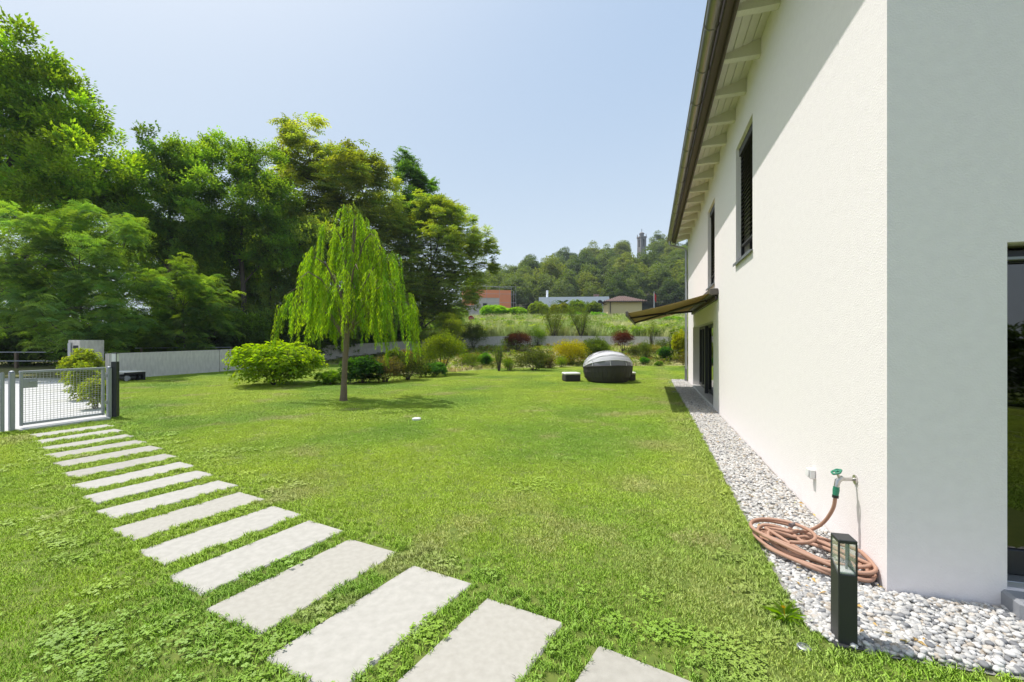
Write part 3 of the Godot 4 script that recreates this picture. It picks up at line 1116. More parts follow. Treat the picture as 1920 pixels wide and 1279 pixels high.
func on_gravel(x: float, d: float, pad: float) -> bool:
	var h := to_house(x, -d)
	var edge := 0.82 + 0.025 * fine_noise.get_noise_2d(h.y * 3.0, 1.0)
	var front := 2.74 + 0.025 * fine_noise.get_noise_2d(h.x * 3.0, 5.0)
	if h.y > 19.9:
		return h.x > 1.2 and h.y < 20.4
	var rc := 0.25
	if h.x > edge - pad and h.y > front - pad:
		if h.x < edge + rc and h.y < front + rc:
			return Vector2(edge + rc - h.x, front + rc - h.y).length() < rc + pad
		return true
	return false


func is_lawn(x: float, d: float, pad: float) -> bool:
	if d > 6.0 and d > table(T_ZL, 960.0 + 853.0 * x / d) - pad * 0.5:
		return false
	return not (on_slab(x, d, pad) or on_drive(x, d, pad) or on_gravel(x, d, pad))


func lawn_color(x: float, d: float) -> Color:
	var t := tint_noise.get_noise_2d(x * 1.0, d * 1.0)
	var u := tint_noise.get_noise_2d(x * 0.25 + 40.0, d * 0.25)
	var c := Color(0.43, 0.65, 0.05).lerp(Color(0.63, 0.78, 0.065), clampf(0.45 + t * 0.9 + u * 0.6, 0, 1))
	c = c.lerp(Color(0.28, 0.50, 0.05), clampf(-t * 1.4 - 0.05, 0, 0.7))
	var dry := clampf(tint_noise.get_noise_2d(x * 2.6 + 90.0, d * 2.6) * 2.6 - 0.8, 0, 0.55)
	var h := to_house(x, -d)
	dry += clampf(1.0 - absf(h.x - 0.62) / 0.5, 0, 1) * 0.30
	for q in [[0.75, 3.8, 0.14, 1.2], [0.21, 3.58, 0.16, 0.7], [0.4, 3.96, 0.15, 0.7], [1.45, 5.05, 0.3, 0.7], [0.11, 4.62, 0.18, 0.6], [2.17, 7.0, 0.35, 0.6], [-3.04, 6.64, 0.3, 0.5], [1.0, 3.3, 0.2, 0.4], [1.2, 2.9, 0.25, 0.4]]:
		var r: float = Vector2(x - q[0], d - q[1]).length() / q[2]
		dry += exp(-r * r) * q[3]
	c = c.lerp(Color(0.72, 0.62, 0.30), clampf(dry, 0, 0.85))
	return c * rnd(0.9, 1.1)


func make_lawn() -> void:
	var o := Node3D.new()
	o.name = "grass"
	add_child(o)
	tag(o, "short mown grass with drier patches covering the garden", "grass", "", "stuff")
	var where := [[], [], []]
	var tints := [[], [], []]
	var small := []
	var small_tints := []
	var clover := []
	var clover_tints := []
	var d := 0.7
	while d < 34.0:
		var step := 0.21 if d < 9.0 else (0.26 if d < 16.0 else 0.31)
		var x := -1.5 * d - 0.5
		var xmax := 1.35 * d + 0.8
		while x < xmax:
			var px := x + rnd(-0.06, 0.06)
			var pd := d + rnd(-0.06, 0.06)
			x += step
			if is_lawn(px, pd, 0.2):
				var k := rng.randi() % 3
				var sc := step / 0.25
				var b := Basis(Vector3.UP, rnd(0, TAU)) * Basis.from_scale(Vector3(sc, rnd(0.85, 1.15), sc))
				where[k].append(Transform3D(b, Vector3(px, 0.0, -pd)))
				tints[k].append(lawn_color(px, pd))
			elif d < 14.0 and is_lawn(px, pd, -0.2):
				for j in (42 if d < 7.0 else 18):
					var qx := px + rnd(-0.14, 0.14)
					var qd := pd + rnd(-0.14, 0.14)
					if is_lawn(qx, qd, 0.01 * fine_noise.get_noise_2d(qx * 9.0, qd * 9.0) * 2.5 - rnd(0.0, 0.016)):
						var sc := rnd(0.8, 1.25) * (1.0 if d < 7.0 else 1.4)
						small.append(Transform3D(Basis(Vector3.UP, rnd(0, TAU)) * Basis.from_scale(Vector3(sc, sc * 0.95, sc)), Vector3(qx, 0, -qd)))
						small_tints.append(lawn_color(qx, qd) * Color(0.9, 0.95, 0.9))
			# clover spreads in patches, thickest beside the path
			if d < 8.5:
				var cn := fine_noise.get_noise_2d(px * 0.7 + 20.0, pd * 0.7)
				var by := 0.0
				for s in slabs:
					if Vector2(px - s[0], pd - s[1]).length() < 1.1:
						by = 0.33
				var p := clampf((cn * 1.0 + by * 1.1 - 0.12 - 0.035 * d) * 1.3, 0.0, 0.7)
				for j in 4:
					var qx := px + rnd(-0.14, 0.14)
					var qd := pd + rnd(-0.14, 0.14)
					if rnd(0, 1) < p and is_lawn(qx, qd, 0.045):
						var sc := rnd(0.6, 1.15)
						clover.append(Transform3D(Basis(Vector3.UP, rnd(0, TAU)) * Basis.from_scale(Vector3(sc, rnd(0.7, 1.1), sc)), Vector3(qx, 0, -qd)))
						clover_tints.append(lawn_color(qx, qd) * Color(0.58, 0.62, 0.5))
		d += step
	for i in 4200:
		var px := rnd(-3.0, 13.0)
		var pd := rnd(-8.5, 0.7)
		if is_lawn(px, pd, 0.2) and to_house(px, -pd).y < 2.6:
			var k := rng.randi() % 3
			where[k].append(Transform3D(Basis(Vector3.UP, rnd(0, TAU)), Vector3(px, 0, -pd)))
			tints[k].append(lawn_color(px, pd))
	for k in 3:
		scatter("grass_blades", S["sod_%d" % k], M.grass, o, where[k], tints[k])
	scatter("edge_tufts", S["tuft"], M.grass, o, small, small_tints)
	scatter("clover", S["clover"], M.grass, o, clover, clover_tints)
	# coarse grass on the bank and the meadow
	where = []
	tints = []
	for i in 5200:
		var k := rnd(560, 1420)
		var dd := rnd(20, 44)
		if dd > table(T_ZL, k) and dd < table(T_ZW, k) - 0.4:
			var xx := (k - 960.0) / 853.0 * dd
			var b := fine_noise.get_noise_2d(xx * 0.35, dd * 0.35)
			if b > -0.12:
				where.append(Transform3D(Basis(Vector3.UP, rnd(0, TAU)) * Basis.from_scale(Vector3(0.9, rnd(0.15, 0.45), 0.9)), Vector3(xx, terrain(xx, dd), -dd)))
				tints.append(vary(Color(0.42, 0.46, 0.08) if b > 0.1 else Color(0.55, 0.46, 0.2), 0.25))
	tag(scatter("bank_grass", S["meadow"], M.grass, self, where, tints), "rough grass tufts growing on the planted bank", "grass", "", "stuff")
	where = []
	tints = []
	for i in 15000:
		var k := rnd(700, 1480)
		var dd := rnd(39, 76)
		if dd > table(T_ZW, k) + 0.4:
			var xx := (k - 960.0) / 853.0 * dd
			var b := fine_noise.get_noise_2d(xx * 0.12, dd * 0.2)
			where.append(Transform3D(Basis(Vector3.UP, rnd(0, TAU)) * Basis.from_scale(Vector3(1.3, rnd(0.4, 1.9), 1.3)), Vector3(xx, terrain(xx, dd) - 0.02, -dd)))
			tints.append(vary(Color(0.34, 0.45, 0.09).lerp(Color(0.58, 0.58, 0.24), clampf(0.4 + b * 2.0, 0, 1)), 0.25))
	var weeds := []
	var weed_tints := []
	for i in 4200:
		var k := rnd(700, 1450)
		var dd := rnd(39, 74)
		if dd > table(T_ZW, k) + 0.4:
			var xx := (k - 960.0) / 853.0 * dd
			var b := fine_noise.get_noise_2d(xx * 0.25 + 9.0, dd * 0.3)
			if b + rnd(-0.2, 0.2) > 0.0:
				weeds.append(Transform3D(tilt(rnd(0, TAU), rnd(-0.3, 0.3), rnd(1.2, 2.8)), Vector3(xx, terrain(xx, dd) + rnd(0.3, 0.8), -dd)))
				weed_tints.append(vary(Color(0.18, 0.27, 0.05) if b > 0.1 else Color(0.36, 0.42, 0.12), 0.35))
	tag(scatter("meadow_weeds", S["C"], M.leaf, self, weeds, weed_tints), "leafy weeds growing among the meadow grass", "grass", "", "stuff")
	weeds = []
	weed_tints = []
	for i in 3600:
		var k := rnd(600, 1420)
		var dd := rnd(21, 43)
		if dd > table(T_ZL, k) + 0.3 and dd < table(T_ZW, k) - 0.4:
			var xx := (k - 960.0) / 853.0 * dd
			weeds.append(Transform3D(tilt(rnd(0, TAU), rnd(-0.3, 0.3), rnd(0.5, 1.3)), Vector3(xx, terrain(xx, dd) + rnd(0.02, 0.25), -dd)))
			var u := rnd(0, 1)
			weed_tints.append(vary(Color(0.12, 0.17, 0.04) if u < 0.45 else (Color(0.30, 0.36, 0.07) if u < 0.82 else Color(0.26, 0.17, 0.09)), 0.35))
	tag(scatter("bank_ground_cover", S["C"], M.leaf, self, weeds, weed_tints), "mixed ground cover plants spread over the bank", "ground cover", "", "stuff")
	tag(scatter("meadow_grass", S["meadow"], M.grass, self, where, tints), "tall pale meadow grass on the slope behind the wall", "grass", "", "stuff")


func make_gravel() -> void:
	var g := Geo.new()
	var pts := []
	for q in [[0.82, 20.0], [0.82, 3.0], [0.9, 2.82], [1.07, 2.745], [6.5, 2.745], [6.5, 3.46], [1.45, 3.46], [1.45, 20.0]]:
		pts.append(Vector2(q[0], q[1]))
	var idx := Geometry2D.triangulate_polygon(PackedVector2Array(pts))
	for i in range(0, idx.size(), 3):
		g.facing([V(pts[idx[i]].x, 0.006, pts[idx[i]].y), V(pts[idx[i + 1]].x, 0.006, pts[idx[i + 1]].y), V(pts[idx[i + 2]].x, 0.006, pts[idx[i + 2]].y)], Vector3.UP)
	var o := part("gravel_bed", g, M.pebble_bed, self)
	tag(o, "strip of pale river pebbles along the foot of the house", "", "", "structure")
	var tones := [Color(0.56, 0.54, 0.505), Color(0.42, 0.41, 0.395), Color(0.64, 0.625, 0.60), Color(0.44, 0.38, 0.31), Color(0.22, 0.22, 0.225), Color(0.54, 0.485, 0.42)]
	var odds := [0, 0, 0, 1, 1, 2, 2, 2, 3, 4, 5, 0, 1]
	var singles := 0
	var s := 2.79
	while s < 3.44 and singles < 300:
		var a := 0.93 + rnd(0, 0.03)
		while a < 2.0 and singles < 300:
			var p := V(a + rnd(-0.012, 0.012), 0.022 + rnd(0, 0.012), s + rnd(-0.012, 0.012))
			if a > 1.03 or s > 2.87:
				var e := part("pebble", S["stone_%d" % (rng.randi() % 4)], M["pebble_%d" % odds[rng.randi() % odds.size()] ], o, p)
				e.rotation = Vector3(rnd(-0.35, 0.35), rnd(0, TAU), rnd(-0.35, 0.35))
				e.scale = Vector3.ONE * rnd(0.0145, 0.027)
				singles += 1
			a += 0.039
		s += 0.038
	var where := [[], [], [], []]
	var tints := [[], [], [], []]
	for i in 30000:
		var a := 0.0
		var t := 0.0
		if i < 21500:
			a = rnd(0.845, 1.43)
			t = 2.8 + 17.1 * pow(rnd(0, 1), 1.25)
		else:
			a = rnd(0.9, 4.2)
			t = rnd(2.77, 3.46)
		if a < 1.0 and t < 2.9 and Vector2(1.07 - a, 2.99 - t).length() > 0.24:
			continue
		if a > 1.42 and t > 3.44:
			continue
		var big := rnd(0.011, 0.024)
		var k := rng.randi() % 4
		var b := Basis.from_euler(Vector3(rnd(-0.5, 0.5), rnd(0, TAU), rnd(-0.5, 0.5))) * Basis.from_scale(Vector3.ONE * big)
		where[k].append(Transform3D(b, V(a, 0.006 + rnd(0, 0.016), t)))
		tints[k].append(tones[odds[rng.randi() % odds.size()]] * rnd(0.85, 1.08))
	for k in 4:
		scatter("small_pebbles", S["stone_%d" % k], M.pebble, o, where[k], tints[k])
	g = Geo.new()
	g.leaf(Vector3(-0.02, 0, 0), Vector3(1, 0.1, 0).normalized(), Vector3.UP, 0.045, 0.02, 0.25)
	var fallen := []
	var fallen_tints := []
	for i in 90:
		fallen.append(Transform3D(tilt(rnd(0, TAU), rnd(-0.5, 0.5), rnd(0.6, 1.2)), V(rnd(0.86, 1.42), 0.042, 2.85 + 9.0 * pow(rnd(0, 1), 1.5))))
		fallen_tints.append(vary(Color(0.45, 0.33, 0.12), 0.4, 0.3))
	scatter("fallen_leaves", g.mesh(), M.grass, o, fallen, fallen_tints)


func flat(called: String, m: Material, pts: Array, y: float, label: String) -> void:
	var g := Geo.new()
	var v := PackedVector2Array()
	for q in pts:
		v.append(Vector2(q[0], q[1]))
	var idx := Geometry2D.triangulate_polygon(v)
	for i in range(0, idx.size(), 3):
		var f := []
		for k in 3:
			f.append(Vector3(v[idx[i + k]].x, y, -v[idx[i + k]].y))
		g.facing(f, Vector3.UP)
	tag(part(called, g, m, self), label, "", "", "structure")


func make_gate_side() -> void:
	flat("driveway", M.drive_concrete, [[-10.25, 3.8], [-8.83, 7.95], [-8.36, 9.4], [-17.36, 18.6], [-17.9, 19.6], [-17.9, 21.8], [-48, 21.8], [-48, 0.5]], 0.012, "pale concrete driveway beyond the garden gate")
	flat("road", M.asphalt, [[-70, 21.8], [-17.9, 21.8], [-17.9, 24.4], [-70, 24.4]], 0.016, "grey road behind the driveway")
	var turn := deg_to_rad(70.8)
	var at := Vector3(-8.8, 0, -8.0)
	var o := thing("garden_gate", "low grey metal garden gate with wire infill at the end of the slab path", "gate", at, turn)
	var g := Geo.new()
	for x in [0.0, 1.47]:
		g = Geo.new()
		g.box(Vector3(x, 0.50, 0), Vector3(0.072, 1.1, 0.072), Basis(), 0.012)
		g.lathe([Vector2(0.04, 1.05), Vector2(0.035, 1.065), Vector2(0.02, 1.075), Vector2(0.0, 1.078)], 10, Vector3(x, 0, 0))
		part("gate_post", g, M.galvanised, o)
	g = Geo.new()
	for x in [0.125, 1.365]:
		g.box(Vector3(x, 0.56, 0), Vector3(0.042, 0.95, 0.042), Basis(), 0.006)
	g.box(Vector3(0.745, 1.045, 0), Vector3(1.29, 0.045, 0.055), Basis(), 0.006)
	g.box(Vector3(0.745, 0.115, 0), Vector3(1.19, 0.045, 0.05), Basis(), 0.006)
	part("frame", g, M.galvanised, o)
	g = Geo.new()
	var x := 0.18
	while x < 1.34:
		g.box(Vector3(x, 0.58, 0), Vector3(0.0045, 0.9, 0.0045))
		x += 0.05
	var y := 0.16
	while y < 1.02:
		g.box(Vector3(0.745, y, 0.006), Vector3(1.19, 0.0055, 0.0055))
		y += 0.04
	part("wire_infill", g, M.zinc, o)
	g = Geo.new()
	g.box(Vector3(0.24, 0.84, 0), Vector3(0.2, 0.17, 0.045), Basis(), 0.005)
	var lk := part("lock_box", g, M.galvanised, o)
	g = Geo.new()
	g.tube([Vector3(0.3, 0.87, 0.02), Vector3(0.3, 0.87, 0.07), Vector3(0.2, 0.87, 0.07)], [0.011], 8)
	part("handle", g, M.zinc, lk)
	for h in [0.3, 0.85]:
		g = Geo.new()
		g.tube([Vector3(1.415, h, 0), Vector3(1.415, h + 0.07, 0)], [0.014], 8)
		part("hinge", g, M.zinc, o)
	g = Geo.new()
	g.box(Vector3(0.73, 0.012, 0.05), Vector3(1.36, 0.07, 0.22), Basis(), 0.008)
	part("threshold", g, M.drive_concrete, o)
	o = thing("wire_fence", "grey wire fence panel continuing left of the garden gate", "fence", at, turn)
	for px in [-0.12, -2.2]:
		g = Geo.new()
		g.tube([Vector3(px, -0.1, 0), Vector3(px, 1.04, 0), Vector3(px, 1.055, 0)], [0.028, 0.028, 0.015], 10)
		part("fence_post", g, M.galvanised, o)
	g = Geo.new()
	x = -2.15
	while x < -0.15:
		g.box(Vector3(x, 0.52, 0), Vector3(0.005, 0.98, 0.005))
		x += 0.05
	y = 0.06
	while y < 1.03:
		g.box(Vector3(-1.15, y, 0.006), Vector3(2.05, 0.006, 0.006))
		y += 0.1
	part("wire_panel", g, M.galvanised, o)
	# concrete pillar with letter box
	o = thing("gate_pillar", "tall concrete block pillar with letter box panel at the start of the garden wall", "pillar", Vector3(-17.53, 0, -18.75))
	g = Geo.new()
	g.box(Vector3(0, 0.77, 0), Vector3(0.46, 1.74, 1.1), Basis(), 0.012)
	part("block", g, M.wall_concrete, o)
	g = Geo.new()
	g.box(Vector3(0.08, 1.02, 0.557), Vector3(0.2, 0.8, 0.016), Basis(), 0.003)
	part("letter_panel", g, M.anthracite, o)
	g = Geo.new()
	g.box(Vector3(-0.12, 0.9, 0.59), Vector3(0.12, 1.25, 0.08), Basis(), 0.006)
	part("light_strip", g, M.zinc, o)
	# rail fence along the road
	for q in [["weathered rail fence of square posts along the road at the far left", -31.0, 24.9, -21.0, 24.6, 1.02, [0.4, 1.0]], ["thin rail fence behind the concrete wall under the trees", -18.6, 22.5, -15.8, 25.6, 1.28, [0.05, 0.5, 1.0]]]:
		o = thing("rail_fence", q[0], "fence")
		var a := Vector3(q[1], 0, -q[2])
		var b := Vector3(q[3], 0, -q[4])
		for t in q[6]:
			g = Geo.new()
			var p := a.lerp(b, t)
			g.box(p + Vector3(0, q[5] * 0.5 - 0.1, 0), Vector3(0.13 if q[5] < 1.1 else 0.08, q[5] + 0.2, 0.13 if q[5] < 1.1 else 0.08), Basis(), 0.01)
			part("fence_post", g, M.pale_bark, o)
		for h in [q[5] - 0.03, q[5] * 0.5]:
			g = Geo.new()
			g.tube([a + Vector3(0, h, 0.06), b + Vector3(0, h, 0.06)], [0.032 if q[5] < 1.1 else 0.02], 6)
			part("rail", g, M.galvanised, o)
	# robot mower in its shelter
	o = thing("robot_mower", "dark robotic lawn mower parked under a flat shelter by the concrete wall", "lawn mower", Vector3(-15.55, 0, -18.35), -0.25)
	g = Geo.new()
	g.lathe([Vector2(0.24, 0.06), Vector2(0.3, 0.1), Vector2(0.29, 0.18), Vector2(0.2, 0.25), Vector2(0, 0.27)], 18, Vector3(0, 0, 0), 0, TAU, 1.35)
	part("body", g, M.black_plastic, o)
	for sx in [-0.28, 0.32]:
		for sz in [-0.2, 0.2]:
			g = Geo.new()
			g.tube([Vector3(sx, 0.11, sz - 0.04), Vector3(sx, 0.11, sz + 0.04)], [0.115], 16)
			part("wheel", g, M.grey_plastic if sz > 0 else M.black_plastic, o)
	o = thing("mower_shelter", "flat topped low shelter over the robotic mower", "shelter", Vector3(-15.55, 0, -18.35), -0.25)
	g = Geo.new()
	g.box(Vector3(-0.05, 0.365, 0), Vector3(1.15, 0.025, 0.75), Basis(), 0.008)
	part("roof", g, M.cushion, o)
	g = Geo.new()
	for sz in [-0.32, 0.32]:
		g.box(Vector3(-0.55, 0.17, sz), Vector3(0.03, 0.36, 0.03))
	g.box(Vector3(0.47, 0.17, -0.32), Vector3(0.03, 0.36, 0.03))
	g.box(Vector3(-0.05, 0.17, -0.36), Vector3(1.1, 0.36, 0.02))
	part("side_panel", g, M.anthracite, o)


func make_walls() -> void:
	var ctrl := [[-16.75, 18.8, 0, 1.08], [-15.34, 23.7, 0, 1.14], [-14.26, 33.8, 0.11, 1.26], [-11.66, 39, 0.3, 1.44], [-9.24, 41.5, 0.5, 1.6], [-5.61, 43.5, 0.76, 1.85], [-.76, 43, 1.07, 2.07], [6.32, 41.5, 1.14, 2.07], [13.6, 40, 1.2, 1.98], [20.12, 39, 1.2, 1.95]]
	var o := thing("retaining_wall", "long low board-marked concrete wall curving behind the garden", "wall")
	var pts := []
	for i in ctrl.size() - 1:
		var a: Array = ctrl[i]
		var b: Array = ctrl[i + 1]
		var len := Vector2(b[0] - a[0], b[1] - a[1]).length()
		var n := maxi(1, roundi(len / 4.8))
		for k in n:
			var t := float(k) / n
			pts.append([lerpf(a[0], b[0], t), lerpf(a[1], b[1], t), lerpf(a[2], b[2], t), lerpf(a[3], b[3], t)])
	pts.append(ctrl[ctrl.size() - 1])
	for i in pts.size() - 1:
		var g := Geo.new()
		var a := Vector3(pts[i][0], 0, -pts[i][1])
		var b := Vector3(pts[i + 1][0], 0, -pts[i + 1][1])
		var d := (b - a).normalized()
		var nn := d.cross(Vector3.UP)
		a += d * 0.012
		b -= d * 0.012
		var f := []
		for q in [[a, pts[i], -1.0], [b, pts[i + 1], -1.0], [b, pts[i + 1], 1.0], [a, pts[i], 1.0]]:
			f.append(q[0] + nn * 0.11 * q[2])
		var lo := [pts[i][2] - 0.5, pts[i + 1][2] - 0.5, pts[i + 1][2] - 0.5, pts[i][2] - 0.5]
		var hi := [pts[i][3], pts[i + 1][3], pts[i + 1][3], pts[i][3]]
		var mid := (a + b) * 0.5
		for k in 4:
			var l := (k + 1) % 4
			g.facing([f[k] + Vector3.UP * lo[k], f[l] + Vector3.UP * lo[l], f[l] + Vector3.UP * hi[l], f[k] + Vector3.UP * hi[k]], (f[k] + f[l]) * 0.5 - mid)
		g.facing([f[0] + Vector3.UP * hi[0], f[1] + Vector3.UP * hi[1], f[2] + Vector3.UP * hi[2], f[3] + Vector3.UP * hi[3]], Vector3.UP)
		part("wall_panel", g, M.wall_concrete, o)


func crate(g: Geo, x0: float, x1: float, y0: float, y1: float, z0: float, z1: float) -> void:
	g.box(Vector3((x0 + x1) / 2, (y0 + y1) / 2, (z0 + z1) / 2), Vector3(x1 - x0, y1 - y0, absf(z1 - z0)))


func make_far() -> void:
	# brick shell under construction
	var o := thing("brick_shell", "orange hollow-brick building shell wrapped in scaffolding", "building", Vector3(-5.8, 7.2, -105), 0.12)
	var g := Geo.new()
	crate(g, -5.6, 5.6, 4.4, 6.2, -8, 0)
	crate(g, -5.6, -2.9, 2.6, 4.4, -8, 0)
	crate(g, 2.9, 5.6, 2.0, 4.4, -8, 0)
	part("brick_wall", g, M.orange_brick, o)
	g = Geo.new()
	crate(g, -2.9, 2.9, -1, 4.4, -7.9, -0.06)
	crate(g, -5.6, -2.9, -1, 2.6, -7.9, -0.06)
	crate(g, 2.9, 5.6, -1, 2.0, -7.9, -0.06)
	part("concrete_wall", g, M.raw_concrete, o)
	g = Geo.new()
	crate(g, -0.9, 0.1, 2.1, 3.1, -0.1, -0.03)
	part("window", g, M.frame_dark, o)
	g = Geo.new()
	for x in [-5.5, -2.9, -0.1, 2.8, 5.6, 6.6]:
		g.tube([Vector3(x, -1, 1.0), Vector3(x, 7.0, 1.0)], [0.03], 5)
	for y in [1.2, 3.2, 5.2, 6.9]:
		g.tube([Vector3(-5.6, y, 1.0), Vector3(6.7, y, 1.0)], [0.03], 5)
	for x in [5.6, 6.6]:
		g.tube([Vector3(x, -1, -3), Vector3(x, 6.4, -3)], [0.05], 5)
	g.tube([Vector3(-1.0, 7.0, 1.0), Vector3(5.5, 6.5, 1.0)], [0.045], 5)
	part("scaffolding", g, M.zinc, o)
	# long white flat-roofed house
	o = thing("white_building", "long white flat-roofed building behind the clipped bushes", "building", Vector3(16, 8.0, -118), -0.1)
	g = Geo.new()
	crate(g, -9.0, 9.0, 2.9, 5.0, -9, 0.6)
	part("parapet", g, M.white_paint, o)
	g = Geo.new()
	crate(g, -9.0, -2.2, -1, 2.9, -9, 0.5)
	crate(g, -2.2, 9.0, -1, 2.9, -9, -1.0)
	part("wall", g, M.white_paint, o)
	g = Geo.new()
	crate(g, -2.0, 4.0, 0.4, 2.7, -1.01, -0.95)
	part("window", g, M.frame_dark, o)
	g = Geo.new()
	g.tube([Vector3(-6.9, 5, -2), Vector3(-6.9, 7.0, -2)], [0.28], 8)
	part("flue", g, M.white_paint, o)
	g = Geo.new()
	crate(g, 5.4, 6.6, 5.0, 5.6, -2.6, -1.4)
	crate(g, 5.3, 6.7, 5.6, 5.8, -2.7, -1.3)
	part("chimney", g, M.tile_red, o)
	# yellow house with hipped tile roof
	o = thing("yellow_house", "small yellow house with brown hipped tile roof above the meadow", "house", Vector3(21.1, 5.7, -85), -0.06)
	g = Geo.new()
	crate(g, -3.15, 3.15, -1, 3.35, -6, 0)
	part("wall", g, M.yellow_paint, o)
	g = Geo.new()
	var e := [Vector3(-4.0, 3.3, 0.75), Vector3(4.0, 3.3, 0.75), Vector3(4.0, 3.3, -6.7), Vector3(-4.0, 3.3, -6.7)]
	var r := [Vector3(-0.6, 4.55, -3), Vector3(0.6, 4.55, -3)]
	g.facing([e[0], e[1], r[1], r[0]], Vector3(0, 1, 1))
	g.facing([e[2], e[3], r[0], r[1]], Vector3(0, 1, -1))
	g.facing([e[0], e[3], r[0]], Vector3(-1, 1, 0))
	g.facing([e[1], e[2], r[1]], Vector3(1, 1, 0))
	g.facing([e[0], e[1], e[2], e[3]], Vector3.DOWN)
	var rf := part("roof", g, M.tile_red, o)
	for i in 21:
		g = Geo.new()
		var x := -3.85 + 0.385 * i
		var t := clampf((absf(x) - 0.6) / 3.4, 0, 1)
		var top := Vector3(signf(x) * lerpf(0.6, 4.0, t) if absf(x) > 0.6 else x, lerpf(4.55, 3.3, t), lerpf(-3, 0.75, t))
		g.tube([Vector3(x, 3.32, 0.78), top + Vector3(0, 0.03, 0)], [0.1], 5)
		part("tile_row", g, M.tile_red, rf)
	g = Geo.new()
	g.box(Vector3(0, 3.22, 0.78), Vector3(8.1, 0.16, 0.1))
	part("eaves_board", g, M.brown_board, o)
	g = Geo.new()
	g.tube([Vector3(-2.7, 3.2, 0.1), Vector3(-2.7, -1, 0.1)], [0.09], 6)
	part("downpipe", g, M.brown_board, o)
	g = Geo.new()
	g.lathe([Vector2(0, 0), Vector2(0.35, 0.06), Vector2(0.55, 0.2)], 14)
	var dish := part("satellite_dish", g, M.anthracite, o, Vector3(-4.5, 3.1, -1.0))
	dish.rotation = Vector3(1.3, 0.3, 0)
	g = Geo.new()
	g.tube([Vector3(-4.5, 3.0, -1.1), Vector3(-3.2, 2.8, -1.1)], [0.05], 5)
	part("dish_arm", g, M.anthracite, o)
	# flag pole
	o = thing("flag_pole", "white flag pole with a limp red flag right of the yellow house", "flag pole", Vector3(27.8, 6.0, -89))
	g = Geo.new()
	g.tube([Vector3(0, -1, 0), Vector3(0, 5.3, 0)], [0.08, 0.05], 8)
	part("pole", g, M.white_plastic, o)
	g = Geo.new()
	for k in 5:
		var a := Vector3(0.06 + 0.07 * k, 5.0 - 0.1 * k, 0.06 * (k % 2))
		var b := Vector3(0.06 + 0.07 * (k + 1), 5.0 - 0.1 * (k + 1), 0.06 * ((k + 1) % 2))
		g.facing([a, b, b - Vector3(0, 1.4, 0), a - Vector3(0, 1.4, 0)], Vector3(0, 0, 1))
	part("flag", g, M.flag_red, o)
	# stop sign
	o = thing("stop_sign", "red octagonal stop sign on a grey post at the edge of the meadow", "road sign", Vector3(-5.0, 3.25, -60), 0.1)
	g = Geo.new()
	g.tube([Vector3(0, -0.3, 0), Vector3(0, 1.65, 0)], [0.04], 8)
	part("post", g, M.zinc, o)
	g = Geo.new()
	var ring := []
	for k in 8:
		var a := TAU * (k + 0.5) / 8
		ring.append(Vector3(-0.4 + 0.36 * cos(a), 1.35 + 0.36 * sin(a), 0.07))
	g.facing(ring, Vector3(0, 0, 1))
	g.facing(ring.map(func(p: Vector3) -> Vector3: return p - Vector3(0, 0, 0.02)), Vector3(0, 0, -1))
	g.box(Vector3(-0.2, 1.35, 0.03), Vector3(0.5, 0.04, 0.04))
	part("plate", g, M.sign_red, o)
	var tm := TextMesh.new()
	var fo := SystemFont.new()
	fo.font_names = PackedStringArray(["Droid Sans"])
	tm.font = fo
	tm.text = "STOP"
	tm.font_size = 32
	tm.pixel_size = 0.0068
	tm.depth = 0.006
	part("lettering", tm, M.white_plastic, o, Vector3(-0.4, 1.35, 0.076))
	# bell tower on the hill
	var tx := 83.0
	var td := 291.0
	o = thing("bell_tower", "stone bell tower with a cross rising above the wooded hill", "tower", Vector3(tx, terrain(tx, td) - 2, -td), 0.35)
	o.scale = Vector3(0.74, 0.97, 0.74)
	var hh := 71.0 - terrain(tx, td) + 2
	g = Geo.new()
	crate(g, -2.7, 2.7, -2, hh - 9.5, -2.7, 2.7)
	part("shaft", g, M.tower_stone, o)
	for sx in [-1.0, 1.0]:
		for sz in [-1.0, 1.0]:
			g = Geo.new()
			g.box(Vector3(sx * 1.85, hh - 6.3, sz * 1.85), Vector3(1.7, 6.4, 1.7))
			part("belfry_pier", g, M.tower_stone, o)
			g = Geo.new()
			g.lathe([Vector2(0.4, hh - 2.2), Vector2(0.3, hh - 1.2), Vector2(0.0, hh - 0.2)], 6, Vector3(sx * 2.6, 0, sz * 2.6))
			part("pinnacle", g, M.tower_stone, o)
	g = Geo.new()
	for k in 4:
		var b := Basis(Vector3.UP, PI / 2 * k)
		for i in 6:
			var a0 := PI * i / 6
			var a1 := PI * (i + 1) / 6
			var f := []
			for q in [[cos(a0) * 1.0, sin(a0) * 1.0], [cos(a1) * 1.0, sin(a1) * 1.0], [cos(a1) * 1.0, 1.4], [cos(a0) * 1.0, 1.4]]:
				f.append(b * Vector3(q[0], hh - 5.2 + q[1], 2.69))
			g.facing(f, b * Vector3(0, 0, 1))
	g.box(Vector3(0, hh - 3.45, 0), Vector3(5.38, 0.76, 5.38))
	g.box(Vector3(0, hh - 9.3, 0), Vector3(5.39, 0.4, 5.39))
	part("belfry_arches", g, M.tower_stone, o)
	g = Geo.new()
	g.box(Vector3(0, hh - 2.8, 0), Vector3(6.3, 0.55, 6.3))
	g.box(Vector3(0, hh - 2.35, 0), Vector3(5.7, 0.35, 5.7))
	part("cornice", g, M.tower_stone, o)
	g = Geo.new()
	g.lathe([Vector2(1.9, hh - 2.2), Vector2(1.9, hh - 0.6), Vector2(2.3, hh - 0.5), Vector2(2.3, hh - 0.1), Vector2(1.5, hh + 0.5), Vector2(0.3, hh + 0.9), Vector2(0, hh + 1.0)], 8)
	part("lantern", g, M.tower_stone, o)
